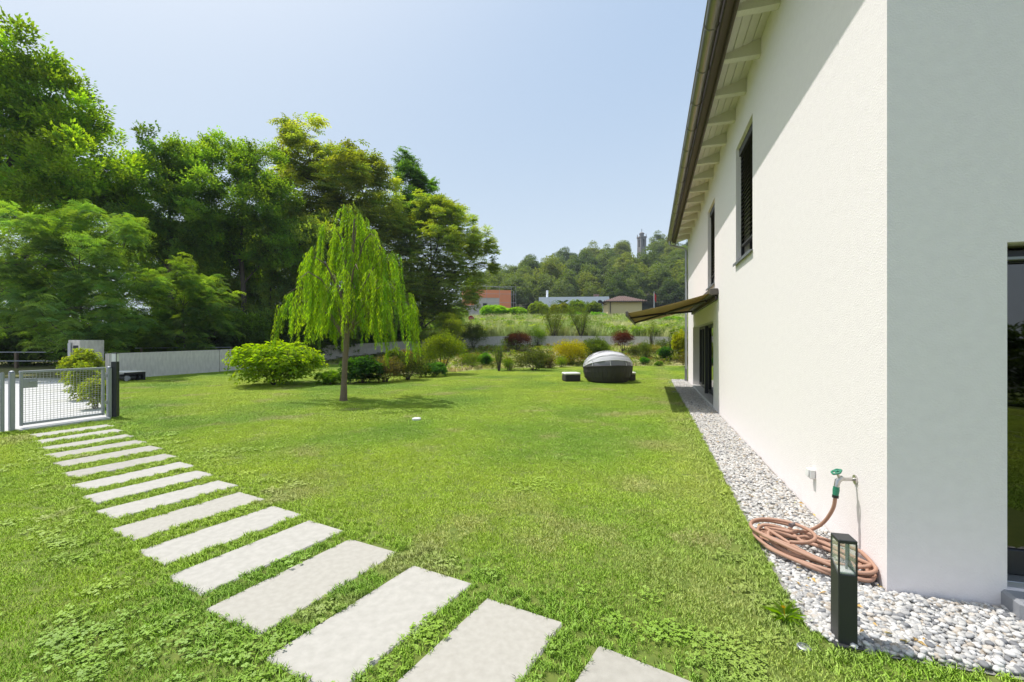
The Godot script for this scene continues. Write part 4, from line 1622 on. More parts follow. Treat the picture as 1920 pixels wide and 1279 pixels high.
	g = Geo.new()
	g.box(Vector3(0, hh + 1.9, 0), Vector3(0.22, 2.0, 0.22))
	g.box(Vector3(0, hh + 2.2, 0), Vector3(1.1, 0.22, 0.2))
	part("cross", g, M.anthracite, o)
	# trees of the hillside wood
	var protos := []
	var spots := []
	var tries := 0
	while spots.size() < 125 and tries < 9000:
		tries += 1
		var d: float = [134, 138, 142, 148, 156, 166, 178, 192, 208, 226, 246, 268, 292][rng.randi() % 13] + rnd(-3, 3)
		var k := rnd(885, 1345)
		var x := (k - 960.0) / 853.0 * d
		var sc := rnd(0.95, 1.55)
		var ok := Vector2(x - tx, d - td).length() > 6.0 and not (d > 255 and absf(k - 1196.0) < 24.0)
		for q in spots:
			if Vector2(q[0] - x, q[1] - d).length() < 2.4 * (sc + q[2]):
				ok = false
				break
		if ok:
			spots.append([x, d, sc])
	var greens := [Color(0.075, 0.10, 0.025), Color(0.105, 0.13, 0.03), Color(0.14, 0.155, 0.033), Color(0.055, 0.08, 0.025), Color(0.095, 0.12, 0.04)]
	var looks := ["dark green", "mid green", "yellow-green", "deep green", "soft green"]
	for q in 5:
		var m := leafy("far_leaf_%d" % q, Color(0.95, 1.0, 0.3), 0.6)
		m.albedo_color = lin(greens[q] * 2.3)
	for i in spots.size():
		var q: Array = spots[i]
		var v := rng.randi() % 5
		var y := terrain(q[0], q[1])
		var t := thing("hillside_tree", "%s %s tree %s %s" % ["small" if q[2] < 1.12 else ("large" if q[2] > 1.36 else "mid-sized"), looks[v], ["low on the hill", "halfway up the hill", "near the hill's skyline"][0 if q[1] < 152.0 else (1 if q[1] < 215.0 else 2)], spot_words(960.0 + 853.0 * q[0] / q[1])], "tree", Vector3(q[0], y - 0.4, -q[1]), rnd(0, TAU), "%s trees of the hillside wood" % looks[v])
		t.scale = Vector3(q[2], q[2] * rnd(0.85, 1.05), q[2])
		var cr := part("crown", S["far_%d" % (rng.randi() % 5)], M["far_leaf_%d" % v], t)
		cr.rotation.y = rnd(0, TAU)
		if i == 0:
			g = Geo.new()
			g.tube([Vector3(0, -0.5, 0), Vector3(0.1, 3, 0), Vector3(0, 7, 0.1)], [0.25, 0.18, 0.07], 6)
			S["far_trunk"] = g.mesh()
		part("trunk", S["far_trunk"], M.bark, t)


func spot_words(k: float) -> String:
	for q in [[925, "just right of the wood behind the willow"], [965, "above the orange brick shell"], [1010, "between the brick shell and the white building"], [1060, "above the left end of the white building"], [1105, "above the middle of the white building"], [1145, "above the right end of the white building"], [1180, "above the yellow house"], [1218, "in line with the bell tower"], [1255, "just right of the bell tower"]]:
		if k < q[0]:
			return q[1]
	return "beside the eaves of the white house"


func make_plants() -> void:
	tree("walnut_tree", "tall spreading tree with thick arching limbs at the far left edge", Vector3(-33.81, 0.08, -28), 0.42, "B", 1.55, 1.15, Color(0.184, 0.256, 0.03), [[4.47, 17.97, 1.38, 1.97, 1.64], [4.84, 16.15, 0.39, 2.79, 1.97], [5.08, 14.51, -1.17, 2.79, 1.64], [9.07, 11.61, 1.29, 2.3, 1.48], [4.6, 12.42, 0, 3.12, 2.3], [1.54, 9.82, -1.29, 2.3, 1.64], [1.81, 13.82, 1.24, 2.95, 3.94], [8.29, 10.04, -.28, 1.97, 1.31], [8.55, 11.41, -.92, 1.31, 1.31], [6.55, 9.92, 0.64, 2.3, 1.64]])
	tree("ash_sapling", "feathery pale green young tree behind the gate pillar, in front of the tall trees", Vector3(-19.23, -.07, -20.5), 0.07, "P", 1.0, 0.85, Color(0.13, 0.195, 0.06), [[-1.52, 6.54, 0.84, 1.2, 0.72], [-.81, 6.36, 0.15, 1.08, 0.77], [0.41, 7, -.48, 1.15, 0.82], [2.21, 5.68, 0.57, 1.01, 0.87], [-3.36, 5.43, 0, 1.2, 0.96], [-2.49, 5.06, -.67, 1.2, 0.96], [0.19, 5.11, 0.45, 1.08, 0.87], [0.93, 4.5, -.17, 1.2, 1.01], [1.66, 3.94, -.61, 0.87, 0.82], [-2.52, 3.6, 0.34, 1.2, 0.91], [-1.57, 3.42, -.37, 1.32, 1.01], [1.13, 2.97, 0.84, 1.2, 0.96], [1.68, 2.54, 0.14, 1.01, 0.82], [-2.99, 2.2, -.56, 1.32, 0.77], [-.07, 1.82, 0.67, 1.2, 0.67], [0.72, 1.59, 0, 0.96, 0.58]])
	tree("ash_sapling", "low feathery young tree right of the taller sapling, above the concrete wall", Vector3(-17.3, 0.2, -24), 0.06, "P", 1.0, 0.85, Color(0.135, 0.195, 0.06), [[-.44, 5, 0.71, 1.01, 0.73], [0.23, 4.53, 0.12, 0.84, 0.68], [1.16, 4.3, -.38, 0.9, 0.79], [-1.08, 3.78, 0.6, 1.07, 0.9], [-.14, 3.13, 0, 1.13, 0.9], [1.03, 3.03, -.57, 1.01, 0.84], [-1.73, 2.55, 0.47, 1.13, 0.84], [-.69, 1.87, -.18, 1.27, 0.68], [1.03, 1.88, -.79, 1.13, 0.68]])
	tree("woodland_tree", "tree with pale grey forked trunk between the big left tree and its neighbour", Vector3(-22.65, 0.29, -30), 0.19, "B", 1.14, 1.1, Color(0.131, 0.194, 0.042), [[0.24, 13.47, 1.03, 1.48, 1.34], [1.3, 14.01, 0.15, 1.06, 1.13], [-1.73, 12.06, -.81, 1.93, 1.58], [1.59, 11.43, 1.02, 1.83, 1.58], [-.39, 9.5, 0, 2.29, 1.23], [1.17, 9.52, -.79, 1.41, 1.06], [-1.36, 8.1, 0.74, 1.76, 1.58], [1.75, 7.61, -.22, 1.58, 1.41]])
	tree("woodland_tree", "dense green tree with twin dark trunks left of the tallest tree", Vector3(-18.94, 0.31, -32), 0.2, "B", 1.14, 1.15, Color(0.149, 0.217, 0.042), [[-.07, 14.19, 1.1, 1.58, 1.28], [-1.98, 13.31, 0.24, 1.69, 1.43], [0.28, 13.7, -.82, 1.95, 1.58], [0.04, 10.68, 1.58, 2.81, 1.69], [1.88, 10.96, 0, 1.8, 1.69], [-.42, 9.01, -1.37, 2.44, 1.35], [-1.6, 8.55, 0.71, 1.69, 1.5], [2.32, 8.01, -.24, 1.69, 1.69], [-1.13, 6.3, -1.58, 2.25, 1.88]])
	tree("chestnut_tree", "tallest tree of the wood, olive crown with brownish tips", Vector3(-16.48, 0.36, -38), 0.3, "A", 1.42, 1.1, Color(0.219, 0.232, 0.057), [[-.46, 18.09, 1.12, 1.6, 1.25], [0.6, 16.66, 0.37, 2.67, 1.6], [-2.87, 16.38, -.84, 2, 1.6], [3.34, 15.8, 1.25, 2.23, 1.51], [1.34, 14.27, 0, 3.56, 1.69], [4.66, 15.22, -.8, 1.43, 1.6], [-.83, 12.61, 1.09, 2.58, 1.69], [4.13, 12.59, -.32, 2.32, 1.6], [0.47, 11.94, -2.18, 3.12, 1.78], [-1.04, 10.34, 0.62, 2.23, 1.78], [4.26, 10.18, -.62, 2.23, 1.78]])
	tree("poplar_tree", "slim dark green poplar sticking out above the trees on the right of the wood", Vector3(-9.9, 1.08, -44), 0.2, "A", 1.14, 1.5, Color(0.088, 0.155, 0.038), [[-.08, 18.49, 0.54, 0.77, 1.24], [0.14, 16.74, 0.16, 1.13, 1.55], [1.21, 16.77, -.39, 0.93, 1.75], [0.95, 13.96, 0.87, 1.55, 1.34], [-.15, 13.95, 0, 1.03, 1.55]])
	tree("airy_tree", "loose light green tree at the right end of the wood, branches reaching over the meadow", Vector3(-8.62, 1.04, -42), 0.22, "A", 1.06, 0.95, Color(0.201, 0.232, 0.057), [[-1.99, 12.42, 1.79, 2.56, 1.67], [0.56, 13.3, 0.34, 2.46, 1.28], [2.84, 13.12, -.83, 1.97, 1.48], [2.46, 10.1, 1.6, 2.86, 1.97], [-1.72, 9.95, 0, 2.56, 1.97], [4.84, 10.89, -.94, 1.67, 1.08], [0.97, 7.07, 1.24, 2.95, 1.97], [3.56, 6.78, -.28, 1.97, 2.36], [2.17, 4.19, -.97, 1.38, 1.18], [5.93, 9.89, 0.28, 0.98, 0.89], [-1.39, 7.08, -.69, 2.46, 1.97], [2.43, 12.05, 1.38, 1.97, 1.97], [-.66, 4.02, 0.34, 2.46, 1.97], [5.88, 8.53, -.37, 0.89, 0.79]])
	tree("undergrowth_tree", "shady brownish tree below the tallest tree, left part of the undergrowth", Vector3(-18.67, 0.34, -35), 0.14, "B", 1.06, 1.0, Color(0.158, 0.198, 0.057), [[3.06, 8.6, 1.72, 2.46, 1.64], [-.02, 6.86, 0.34, 2.46, 2.05], [-2.87, 4.54, -1.03, 2.46, 1.81], [2.23, 3.54, 1.61, 2.87, 1.56]])
	tree("undergrowth_tree", "shady tree directly behind the weeping willow", Vector3(-13.51, 0.31, -36), 0.15, "B", 1.06, 1.0, Color(0.184, 0.22, 0.063), [[0.66, 9.4, 1.77, 2.53, 1.52], [-1.95, 6.17, 0.37, 2.62, 2.11], [1.4, 7.2, -.89, 2.11, 2.11], [0.58, 3.4, 1.54, 2.74, 1.52], [3.59, 4.11, 0, 1.69, 1.69]])
	tree("undergrowth_tree", "dark tree filling the gap behind the forked trunk", Vector3(-24.72, 0.4, -37), 0.15, "B", 1.14, 0.9, Color(0.132, 0.186, 0.057), [[-.02, 8.18, 1.82, 2.6, 1.95], [1.53, 7.59, 0.36, 2.6, 2.17], [-1.3, 5.17, -1.28, 3.04, 2.17], [-2.96, 7.45, 1.21, 2.17, 2.17], [1.74, 4.18, 0, 2.6, 2.17], [-3.4, 2.48, -1.7, 3.04, 1.56], [4.1, 2.42, 1.09, 2.6, 1.56]])
	tree("background_tree", "deep shaded tree in the back row at the left of the wood", Vector3(-39.39, 0.31, -40), 0.2, "B", 1.56, 0.8, Color(0.132, 0.186, 0.057), [[0.3, 8.96, 2.95, 4.22, 2.81], [3.29, 11.3, 0.53, 3.75, 2.81], [-2.92, 4.53, -1.97, 4.69, 2.81], [6.96, 5.13, 2.1, 3.75, 2.81], [-7.5, 5.33, 0, 4.69, 3.75]])
	tree("background_tree", "deep shaded tree in the back row in the middle of the wood", Vector3(-28.14, 0.62, -50), 0.2, "B", 1.7, 0.8, Color(0.132, 0.186, 0.057), [[-1.15, 7.1, 2.87, 4.1, 2.93], [3.8, 6.21, 0.57, 4.1, 2.93], [-9.46, 4.6, -1.72, 4.1, 2.64], [1.48, 3.79, 2.63, 4.69, 2.34], [-8.79, 10.95, 0, 4.1, 3.52], [-3.13, 13.22, -2.3, 4.1, 2.93], [5.38, 11.81, 1.48, 3.52, 2.93]])
	tree("background_tree", "deep shaded tree in the back row behind the willow and the airy tree", Vector3(-15.85, 1.1, -52), 0.2, "B", 1.7, 0.8, Color(0.132, 0.186, 0.057), [[-2.7, 6.21, 2.56, 3.66, 3.05], [2.57, 6.4, 0.51, 3.66, 3.05], [-.62, 4.1, -2.05, 4.88, 2.07], [6.48, 3.91, 2.05, 3.66, 2.07], [-6.1, 3.4, 0, 3.66, 2.07], [-3.16, 10.44, -2.05, 3.66, 3.05], [-7.81, 9.85, 1.54, 3.66, 3.05]])
	shrub("large_shrub", "large yellow-green leafy shrub on the lawn left of the willow", Vector3(-8.63, 0, -16.55), 1.55, 1.53, "C", 1.0, Color(0.2, 0.26, 0.014), 1.3, "round")
	shrub("low_shrub", "low bright green cushion shrub left of the willow trunk", Vector3(-6.7, 0, -16.75), 0.47, 0.5, "C", 0.45, Color(0.13, 0.21, 0.015), 1.2, "round")
	shrub("rhododendron", "dark glossy broad-leaved shrub just right of the willow trunk", Vector3(-5.65, 0, -17.2), 0.81, 1.01, "C", 0.8, Color(0.035, 0.085, 0.02), 1.2, "round")
	shrub("dark_heather", "greyish purple bush right of the dark glossy shrub", Vector3(-4.92, 0, -17.65), 0.67, 0.89, "D", 0.9, Color(0.11, 0.085, 0.07), 1.2, "round")
	shrub("dark_shrub", "dark bush under the hanging willow strands", Vector3(-4.25, 0, -18.6), 0.76, 1.04, "D", 0.9, Color(0.06, 0.07, 0.03), 1.0, "round")
	shrub("small_laurel", "small broad-leaved plant at the lawn edge right of the willow strands", Vector3(-3.44, 0, -20.25), 0.5, 0.63, "C", 0.5, Color(0.06, 0.14, 0.03), 1.2, "round")
	shrub("dwarf_maple", "umbrella shaped yellow-green dwarf maple on a short stem", Vector3(-3.28, 0, -21.85), 0.99, 1.96, "D", 1.0, Color(0.14, 0.165, 0.02), 1.1, "umbrella")
	shrub("layered_shrub", "tiered yellow-green shrub behind the dwarf maple", Vector3(-4.9, 0.44, -34.85), 1.43, 3.08, "D", 1.2, Color(0.16, 0.18, 0.035), 0.8, "tiers")
	shrub("upright_shrub", "dark olive shrub in front of the wall below the stop sign", Vector3(-3.45, 0.81, -40.85), 1.08, 2.33, "D", 1.1, Color(0.07, 0.085, 0.03), 0.9, "round")
	shrub("young_laurel", "small fresh green plant halfway up the bank", Vector3(-1.57, 0.04, -26.85), 0.43, 0.84, "C", 0.6, Color(0.08, 0.17, 0.025), 1.2, "round")
	shrub("slender_plant", "thin upright light green plant low on the bank", Vector3(-.68, 0, -24.2), 0.35, 1.51, "D", 1.0, Color(0.11, 0.14, 0.04), 0.5, "vase")
	shrub("low_plant", "low yellow-green plant at the foot of the thin upright one", Vector3(-.14, 0, -24.6), 0.36, 0.64, "D", 0.9, Color(0.13, 0.18, 0.02), 0.9, "round")
	shrub("red_maple", "wide dark red maple on the bank mound left of the vase-shaped shrubs", Vector3(0.52, 0.72, -36.85), 1.03, 1.55, "D", 1.0, Color(0.075, 0.022, 0.02), 1.0, "umbrella")
	shrub("brown_bush", "brownish green sprawling bush low on the bank", Vector3(1.15, 0, -24.6), 1.01, 1.04, "D", 1.0, Color(0.07, 0.08, 0.035), 0.9, "round")
	shrub("light_shrub", "small light green upright shrub between the red maple and the vase-shaped shrubs", Vector3(2.31, 1.09, -41.95), 0.68, 1.94, "D", 1.1, Color(0.13, 0.19, 0.03), 0.7, "round")
	shrub("vase_shrub", "left one of two vase-shaped shrubs with bare stems before the wall", Vector3(3.85, 1.95, -42.05), 1.79, 3.32, "D", 1.1, Color(0.11, 0.13, 0.045), 0.55, "vase")
	shrub("vase_shrub", "right one of two vase-shaped shrubs with bare stems before the wall", Vector3(6.33, 1.95, -41.55), 1.64, 3.28, "D", 1.1, Color(0.1, 0.125, 0.045), 0.6, "vase")
	shrub("golden_shrub", "golden yellow bush left of the covered daybed", Vector3(3.73, 0.07, -29.45), 1.04, 1.56, "D", 1.1, Color(0.3, 0.24, 0.01), 1.1, "round")
	shrub("golden_sprig", "low yellow-green tuft at the lawn edge below the golden bush", Vector3(2.98, 0, -27.6), 0.36, 0.56, "D", 0.9, Color(0.16, 0.2, 0.015), 1.0, "round")
	shrub("round_conifer", "rounded olive green conifer directly behind the covered daybed", Vector3(5.71, 0.14, -30.8), 0.95, 1.68, "D", 0.8, Color(0.09, 0.12, 0.025), 1.5, "round")
	shrub("red_maple", "small upright red maple above the covered daybed", Vector3(8.67, 0.67, -35.55), 0.73, 1.69, "D", 1.0, Color(0.09, 0.018, 0.022), 1.0, "umbrella")
	shrub("olive_shrub", "olive green bush on the bank right of the daybed", Vector3(9.66, 0.35, -32.95), 0.53, 1.21, "D", 0.9, Color(0.1, 0.12, 0.035), 1.0, "round")
	shrub("small_evergreen", "dark green plant on the bank right of the olive bush", Vector3(10.58, 0.18, -31.55), 0.51, 1.03, "C", 0.55, Color(0.045, 0.12, 0.02), 1.2, "round")
	shrub("low_evergreen", "small green cushion at the lawn edge right of the daybed", Vector3(8.73, 0.04, -29.9), 0.33, 0.49, "C", 0.45, Color(0.06, 0.16, 0.02), 1.2, "round")
	shrub("sapling", "thin leafless-stemmed sapling before the wall at the right", Vector3(11.47, 0.93, -37.35), 0.44, 2.39, "D", 1.0, Color(0.14, 0.17, 0.04), 0.3, "vase")
	shrub("sapling", "short spindly sapling before the wall next to the house corner", Vector3(12.77, 0.86, -36.55), 0.48, 1.44, "D", 1.0, Color(0.12, 0.15, 0.05), 0.4, "vase")
	shrub("yellow_shrub", "yellow leaved bush beside the corner of the house", Vector3(11.74, 0.18, -31.5), 0.69, 2.14, "C", 0.7, Color(0.25, 0.24, 0.012), 1.2, "round")
	shrub("dry_shrub", "brown dry bush at the lawn edge beside the house corner", Vector3(10.34, 0, -27.05), 0.44, 0.81, "D", 1.0, Color(0.1, 0.08, 0.05), 0.6, "round")
	shrub("bank_shrub", "small mid green mound on the bank below the dark olive shrub", Vector3(-2.4, 0.05, -26.25), 0.58, 0.79, "D", 1.0, Color(0.1, 0.14, 0.03), 1.0, "round")
	shrub("bank_shrub", "reddish brown ground shrub right of the dwarf maple", Vector3(-2.71, 0.16, -28.9), 0.72, 0.47, "D", 0.9, Color(0.14, 0.08, 0.05), 0.9, "round")
	shrub("bank_shrub", "dark leafy bush at the lawn edge below the brownish bush", Vector3(1.84, 0, -27.05), 0.59, 0.74, "C", 0.6, Color(0.05, 0.09, 0.025), 1.1, "round")
	shrub("bank_shrub", "brown twiggy bush left of the low yellow-green tuft", Vector3(2.18, 0, -26.55), 0.47, 0.69, "D", 1.0, Color(0.12, 0.085, 0.055), 0.9, "round")
	shrub("bank_shrub", "dark green bush behind the golden bush", Vector3(5.02, 0.35, -32.95), 0.77, 0.99, "D", 1.0, Color(0.04, 0.06, 0.02), 1.1, "round")
	shrub("bank_shrub", "pale green bush against the wall left of the red maple", Vector3(-.09, 0.93, -39.8), 0.76, 0.97, "D", 1.0, Color(0.13, 0.16, 0.06), 0.9, "round")
	shrub("bank_shrub", "dark bush on the bank right of the small red maple", Vector3(9.22, 0.47, -33.9), 0.55, 0.74, "D", 1.0, Color(0.06, 0.07, 0.03), 1.0, "round")
	shrub("bank_shrub", "tan grassy clump in the middle of the bank right of the daybed", Vector3(10.83, 0.6, -34.85), 0.61, 0.62, "D", 1.0, Color(0.2, 0.16, 0.08), 0.8, "round")
	shrub("bank_shrub", "olive clump on the bank above the dark green plant", Vector3(12.49, 0.97, -37.5), 0.55, 0.71, "D", 1.0, Color(0.09, 0.11, 0.04), 0.9, "round")
	shrub("bank_shrub", "pinkish shrub beneath the weeping willow at the right", Vector3(-5.99, 0.03, -24.55), 0.79, 1, "D", 1.0, Color(0.17, 0.11, 0.08), 0.9, "round")
	shrub("bank_shrub", "leafy olive shrub beneath the willow, next to the greyish purple bush", Vector3(-5.42, 0, -21.2), 0.56, 1.27, "C", 0.6, Color(0.1, 0.13, 0.03), 1.0, "round")
	shrub("bank_shrub", "light green shrub between the dwarf maple and the small laurel", Vector3(-4.83, 0.08, -25.75), 0.64, 1.23, "D", 1.0, Color(0.13, 0.17, 0.03), 1.0, "round")
	shrub("bank_shrub", "low dark cushion left of the small broad-leaved plant", Vector3(-3.98, 0, -19.95), 0.44, 0.49, "D", 0.9, Color(0.05, 0.065, 0.02), 1.1, "round")
	shrub("bank_shrub", "tiny green cushion at the lawn edge near the house corner", Vector3(9.3, 0, -28.75), 0.29, 0.31, "C", 0.4, Color(0.1, 0.16, 0.03), 1.1, "round")
	shrub("round_hedge", "leftmost clipped bush before the white building", Vector3(4.4, 5.05, -75), 1.76, 3.01, "C", 1.3, Color(0.14, 0.175, 0.042), 2.2, "round", true)
	shrub("round_hedge", "low bush with reddish tips before the white building, left of centre", Vector3(7.31, 5.14, -76), 1.16, 2.56, "C", 1.3, Color(0.182, 0.168, 0.056), 2.2, "round", true)
	shrub("round_hedge", "bush with reddish tips directly right of the low one before the white building", Vector3(8.67, 5.22, -77), 1.17, 2.74, "C", 1.3, Color(0.182, 0.161, 0.056), 2.2, "round", true)
	shrub("round_hedge", "largest clipped bush before the white building, beside the small palm", Vector3(10.9, 5.08, -75), 1.49, 3.25, "C", 1.3, Color(0.126, 0.168, 0.042), 2.2, "round", true)
	shrub("round_hedge", "clipped bush next to the yellow house", Vector3(13.72, 5.15, -76), 1.43, 3.08, "C", 1.3, Color(0.133, 0.161, 0.042), 2.2, "round", true)
	shrub("clipped_hedge", "low bright green hedge below the largest clipped bush", Vector3(10.3, 4.85, -72), 1.69, 1.27, "C", 1.3, Color(0.112, 0.238, 0.021), 2.2, "round", true)
	shrub("clipped_hedge", "low bright green hedge below the clipped bush next to the yellow house", Vector3(13.76, 4.85, -72), 1.52, 1.26, "C", 1.3, Color(0.112, 0.238, 0.021), 2.2, "round", true)
	shrub("fig_bush", "bright green bush in front of the orange brick building", Vector3(-2.6, 4.93, -74), 2.43, 2.53, "C", 1.3, Color(0.182, 0.294, 0.021), 2.2, "round", true)
	shrub("fig_bush", "bright green bush right of the orange brick building", Vector3(0.69, 4.97, -74), 1.91, 2.06, "C", 1.3, Color(0.182, 0.28, 0.021), 2.2, "round", true)
	shrub("fig_bush", "yellow-green bush left of the stop sign at the edge of the wood", Vector3(-8.04, 4.43, -70), 1.4, 2.21, "C", 1.3, Color(0.168, 0.238, 0.042), 2.2, "round", true)
	shrub("meadow_bush", "green bush in the meadow below the yellow house", Vector3(12.98, 3.12, -54), 1.58, 0.61, "C", 1.3, Color(0.14, 0.238, 0.028), 2.2, "round", true)
	shrub("meadow_bush", "green bush in the meadow under the awning", Vector3(16.14, 3.13, -54), 1.58, 0.98, "C", 1.3, Color(0.14, 0.238, 0.028), 2.2, "round", true)
	shrub("meadow_bush", "green bush in the meadow beside the house corner", Vector3(19.83, 3.33, -56), 1.44, 1.26, "C", 1.3, Color(0.126, 0.224, 0.028), 2.2, "round", true)
	# climbing shrubs beside the driveway, seen through the gate
	for q in [["variegated shrub beside the driveway, nearest the gate hinge", -9.78, 10.7, 0.32, 0.7], ["variegated shrub beside the driveway, middle of three behind the gate", -11.55, 12.3, 0.42, 1.05], ["tallest variegated shrub beside the driveway, against the gate pillar", -14.1, 14.9, 0.55, 1.35]]:
		shrub("variegated_shrub", q[0], Vector3(q[1], 0, -q[2]), q[3], q[4], "C", 0.55, Color(0.20, 0.22, 0.05), 1.0, "round")
	shrub("climbing_plant", "climbing plant on the wire fence at the left edge", Vector3(-9.05, 0, -7.45), 0.22, 0.98, "C", 0.5, Color(0.17, 0.19, 0.06), 0.8, "round")
	for q in [["roadside bush with pale leaves behind the rail fence", -24.0, 26.0, 1.6, 2.0], ["dark roadside bush behind the gate pillar", -20.5, 25.5, 1.7, 2.3], ["dark bush behind the concrete wall left of its first joint", -17.2, 27.5, 1.9, 3.0], ["dark bush behind the concrete wall right of its first joint", -15.6, 32.0, 2.2, 3.5], ["dark bush behind the wall and the large yellow-green shrub", -15.0, 36.0, 2.4, 3.8], ["dark bush behind the wall left of the willow trunk", -14.0, 40.0, 2.4, 4.1], ["dark bush behind the wall right of the willow trunk", -11.0, 43.0, 2.4, 4.1], ["bush at the far left edge behind the rail fence", -29.0, 27.0, 2.2, 3.0]]:
		shrub("roadside_bush", q[0], Vector3(q[1], 0.2, -q[2]), q[3], q[4], "B", 1.2, Color(0.08, 0.125, 0.035), 1.0, "round")
	var hedge := thing("garden_hedge", "clipped green hedge seen only mirrored in the glazed door", "hedge", Vector3(6, 0, 9.5))
	var hw := []
	var ht := []
	for i in 2600:
		hw.append(Transform3D(tilt(rnd(0, TAU), rnd(-0.6, 0.9), rnd(0.8, 1.3)), Vector3(rnd(-9, 9), rnd(0.05, 2.0), rnd(-0.5, 0.5))))
		ht.append(vary(Color(0.14, 0.20, 0.04), 0.3))
	scatter("foliage", S["C"], M.leaf, hedge, hw, ht)
	# small palm before the white building
	var o := thing("fan_palm", "small palm tree before the white building", "palm", Vector3(8.65, 5.4, -78))
	var g := Geo.new()
	g.tube([Vector3(0, -0.5, 0), Vector3(0, 2.6, 0)], [0.16, 0.14], 8)
	part("trunk", g, M.bark, o)
	for k in 26:
		g = Geo.new()
		var yaw := TAU * k / 26.0 * 5.0
		var up := rnd(-0.2, 1.0)
		var d := Vector3(cos(yaw), up, sin(yaw)).normalized()
		g.col = Color(0.08, 0.13, 0.03)
		for i in 7:
			var w := d.rotated(Vector3.UP, (i - 3) * 0.16)
			g.leaf(Vector3(0, 2.6, 0) + d * 0.35, w, Vector3.UP, 0.85, 0.09, 0.25)
		part("frond", g, M.leaf, o)


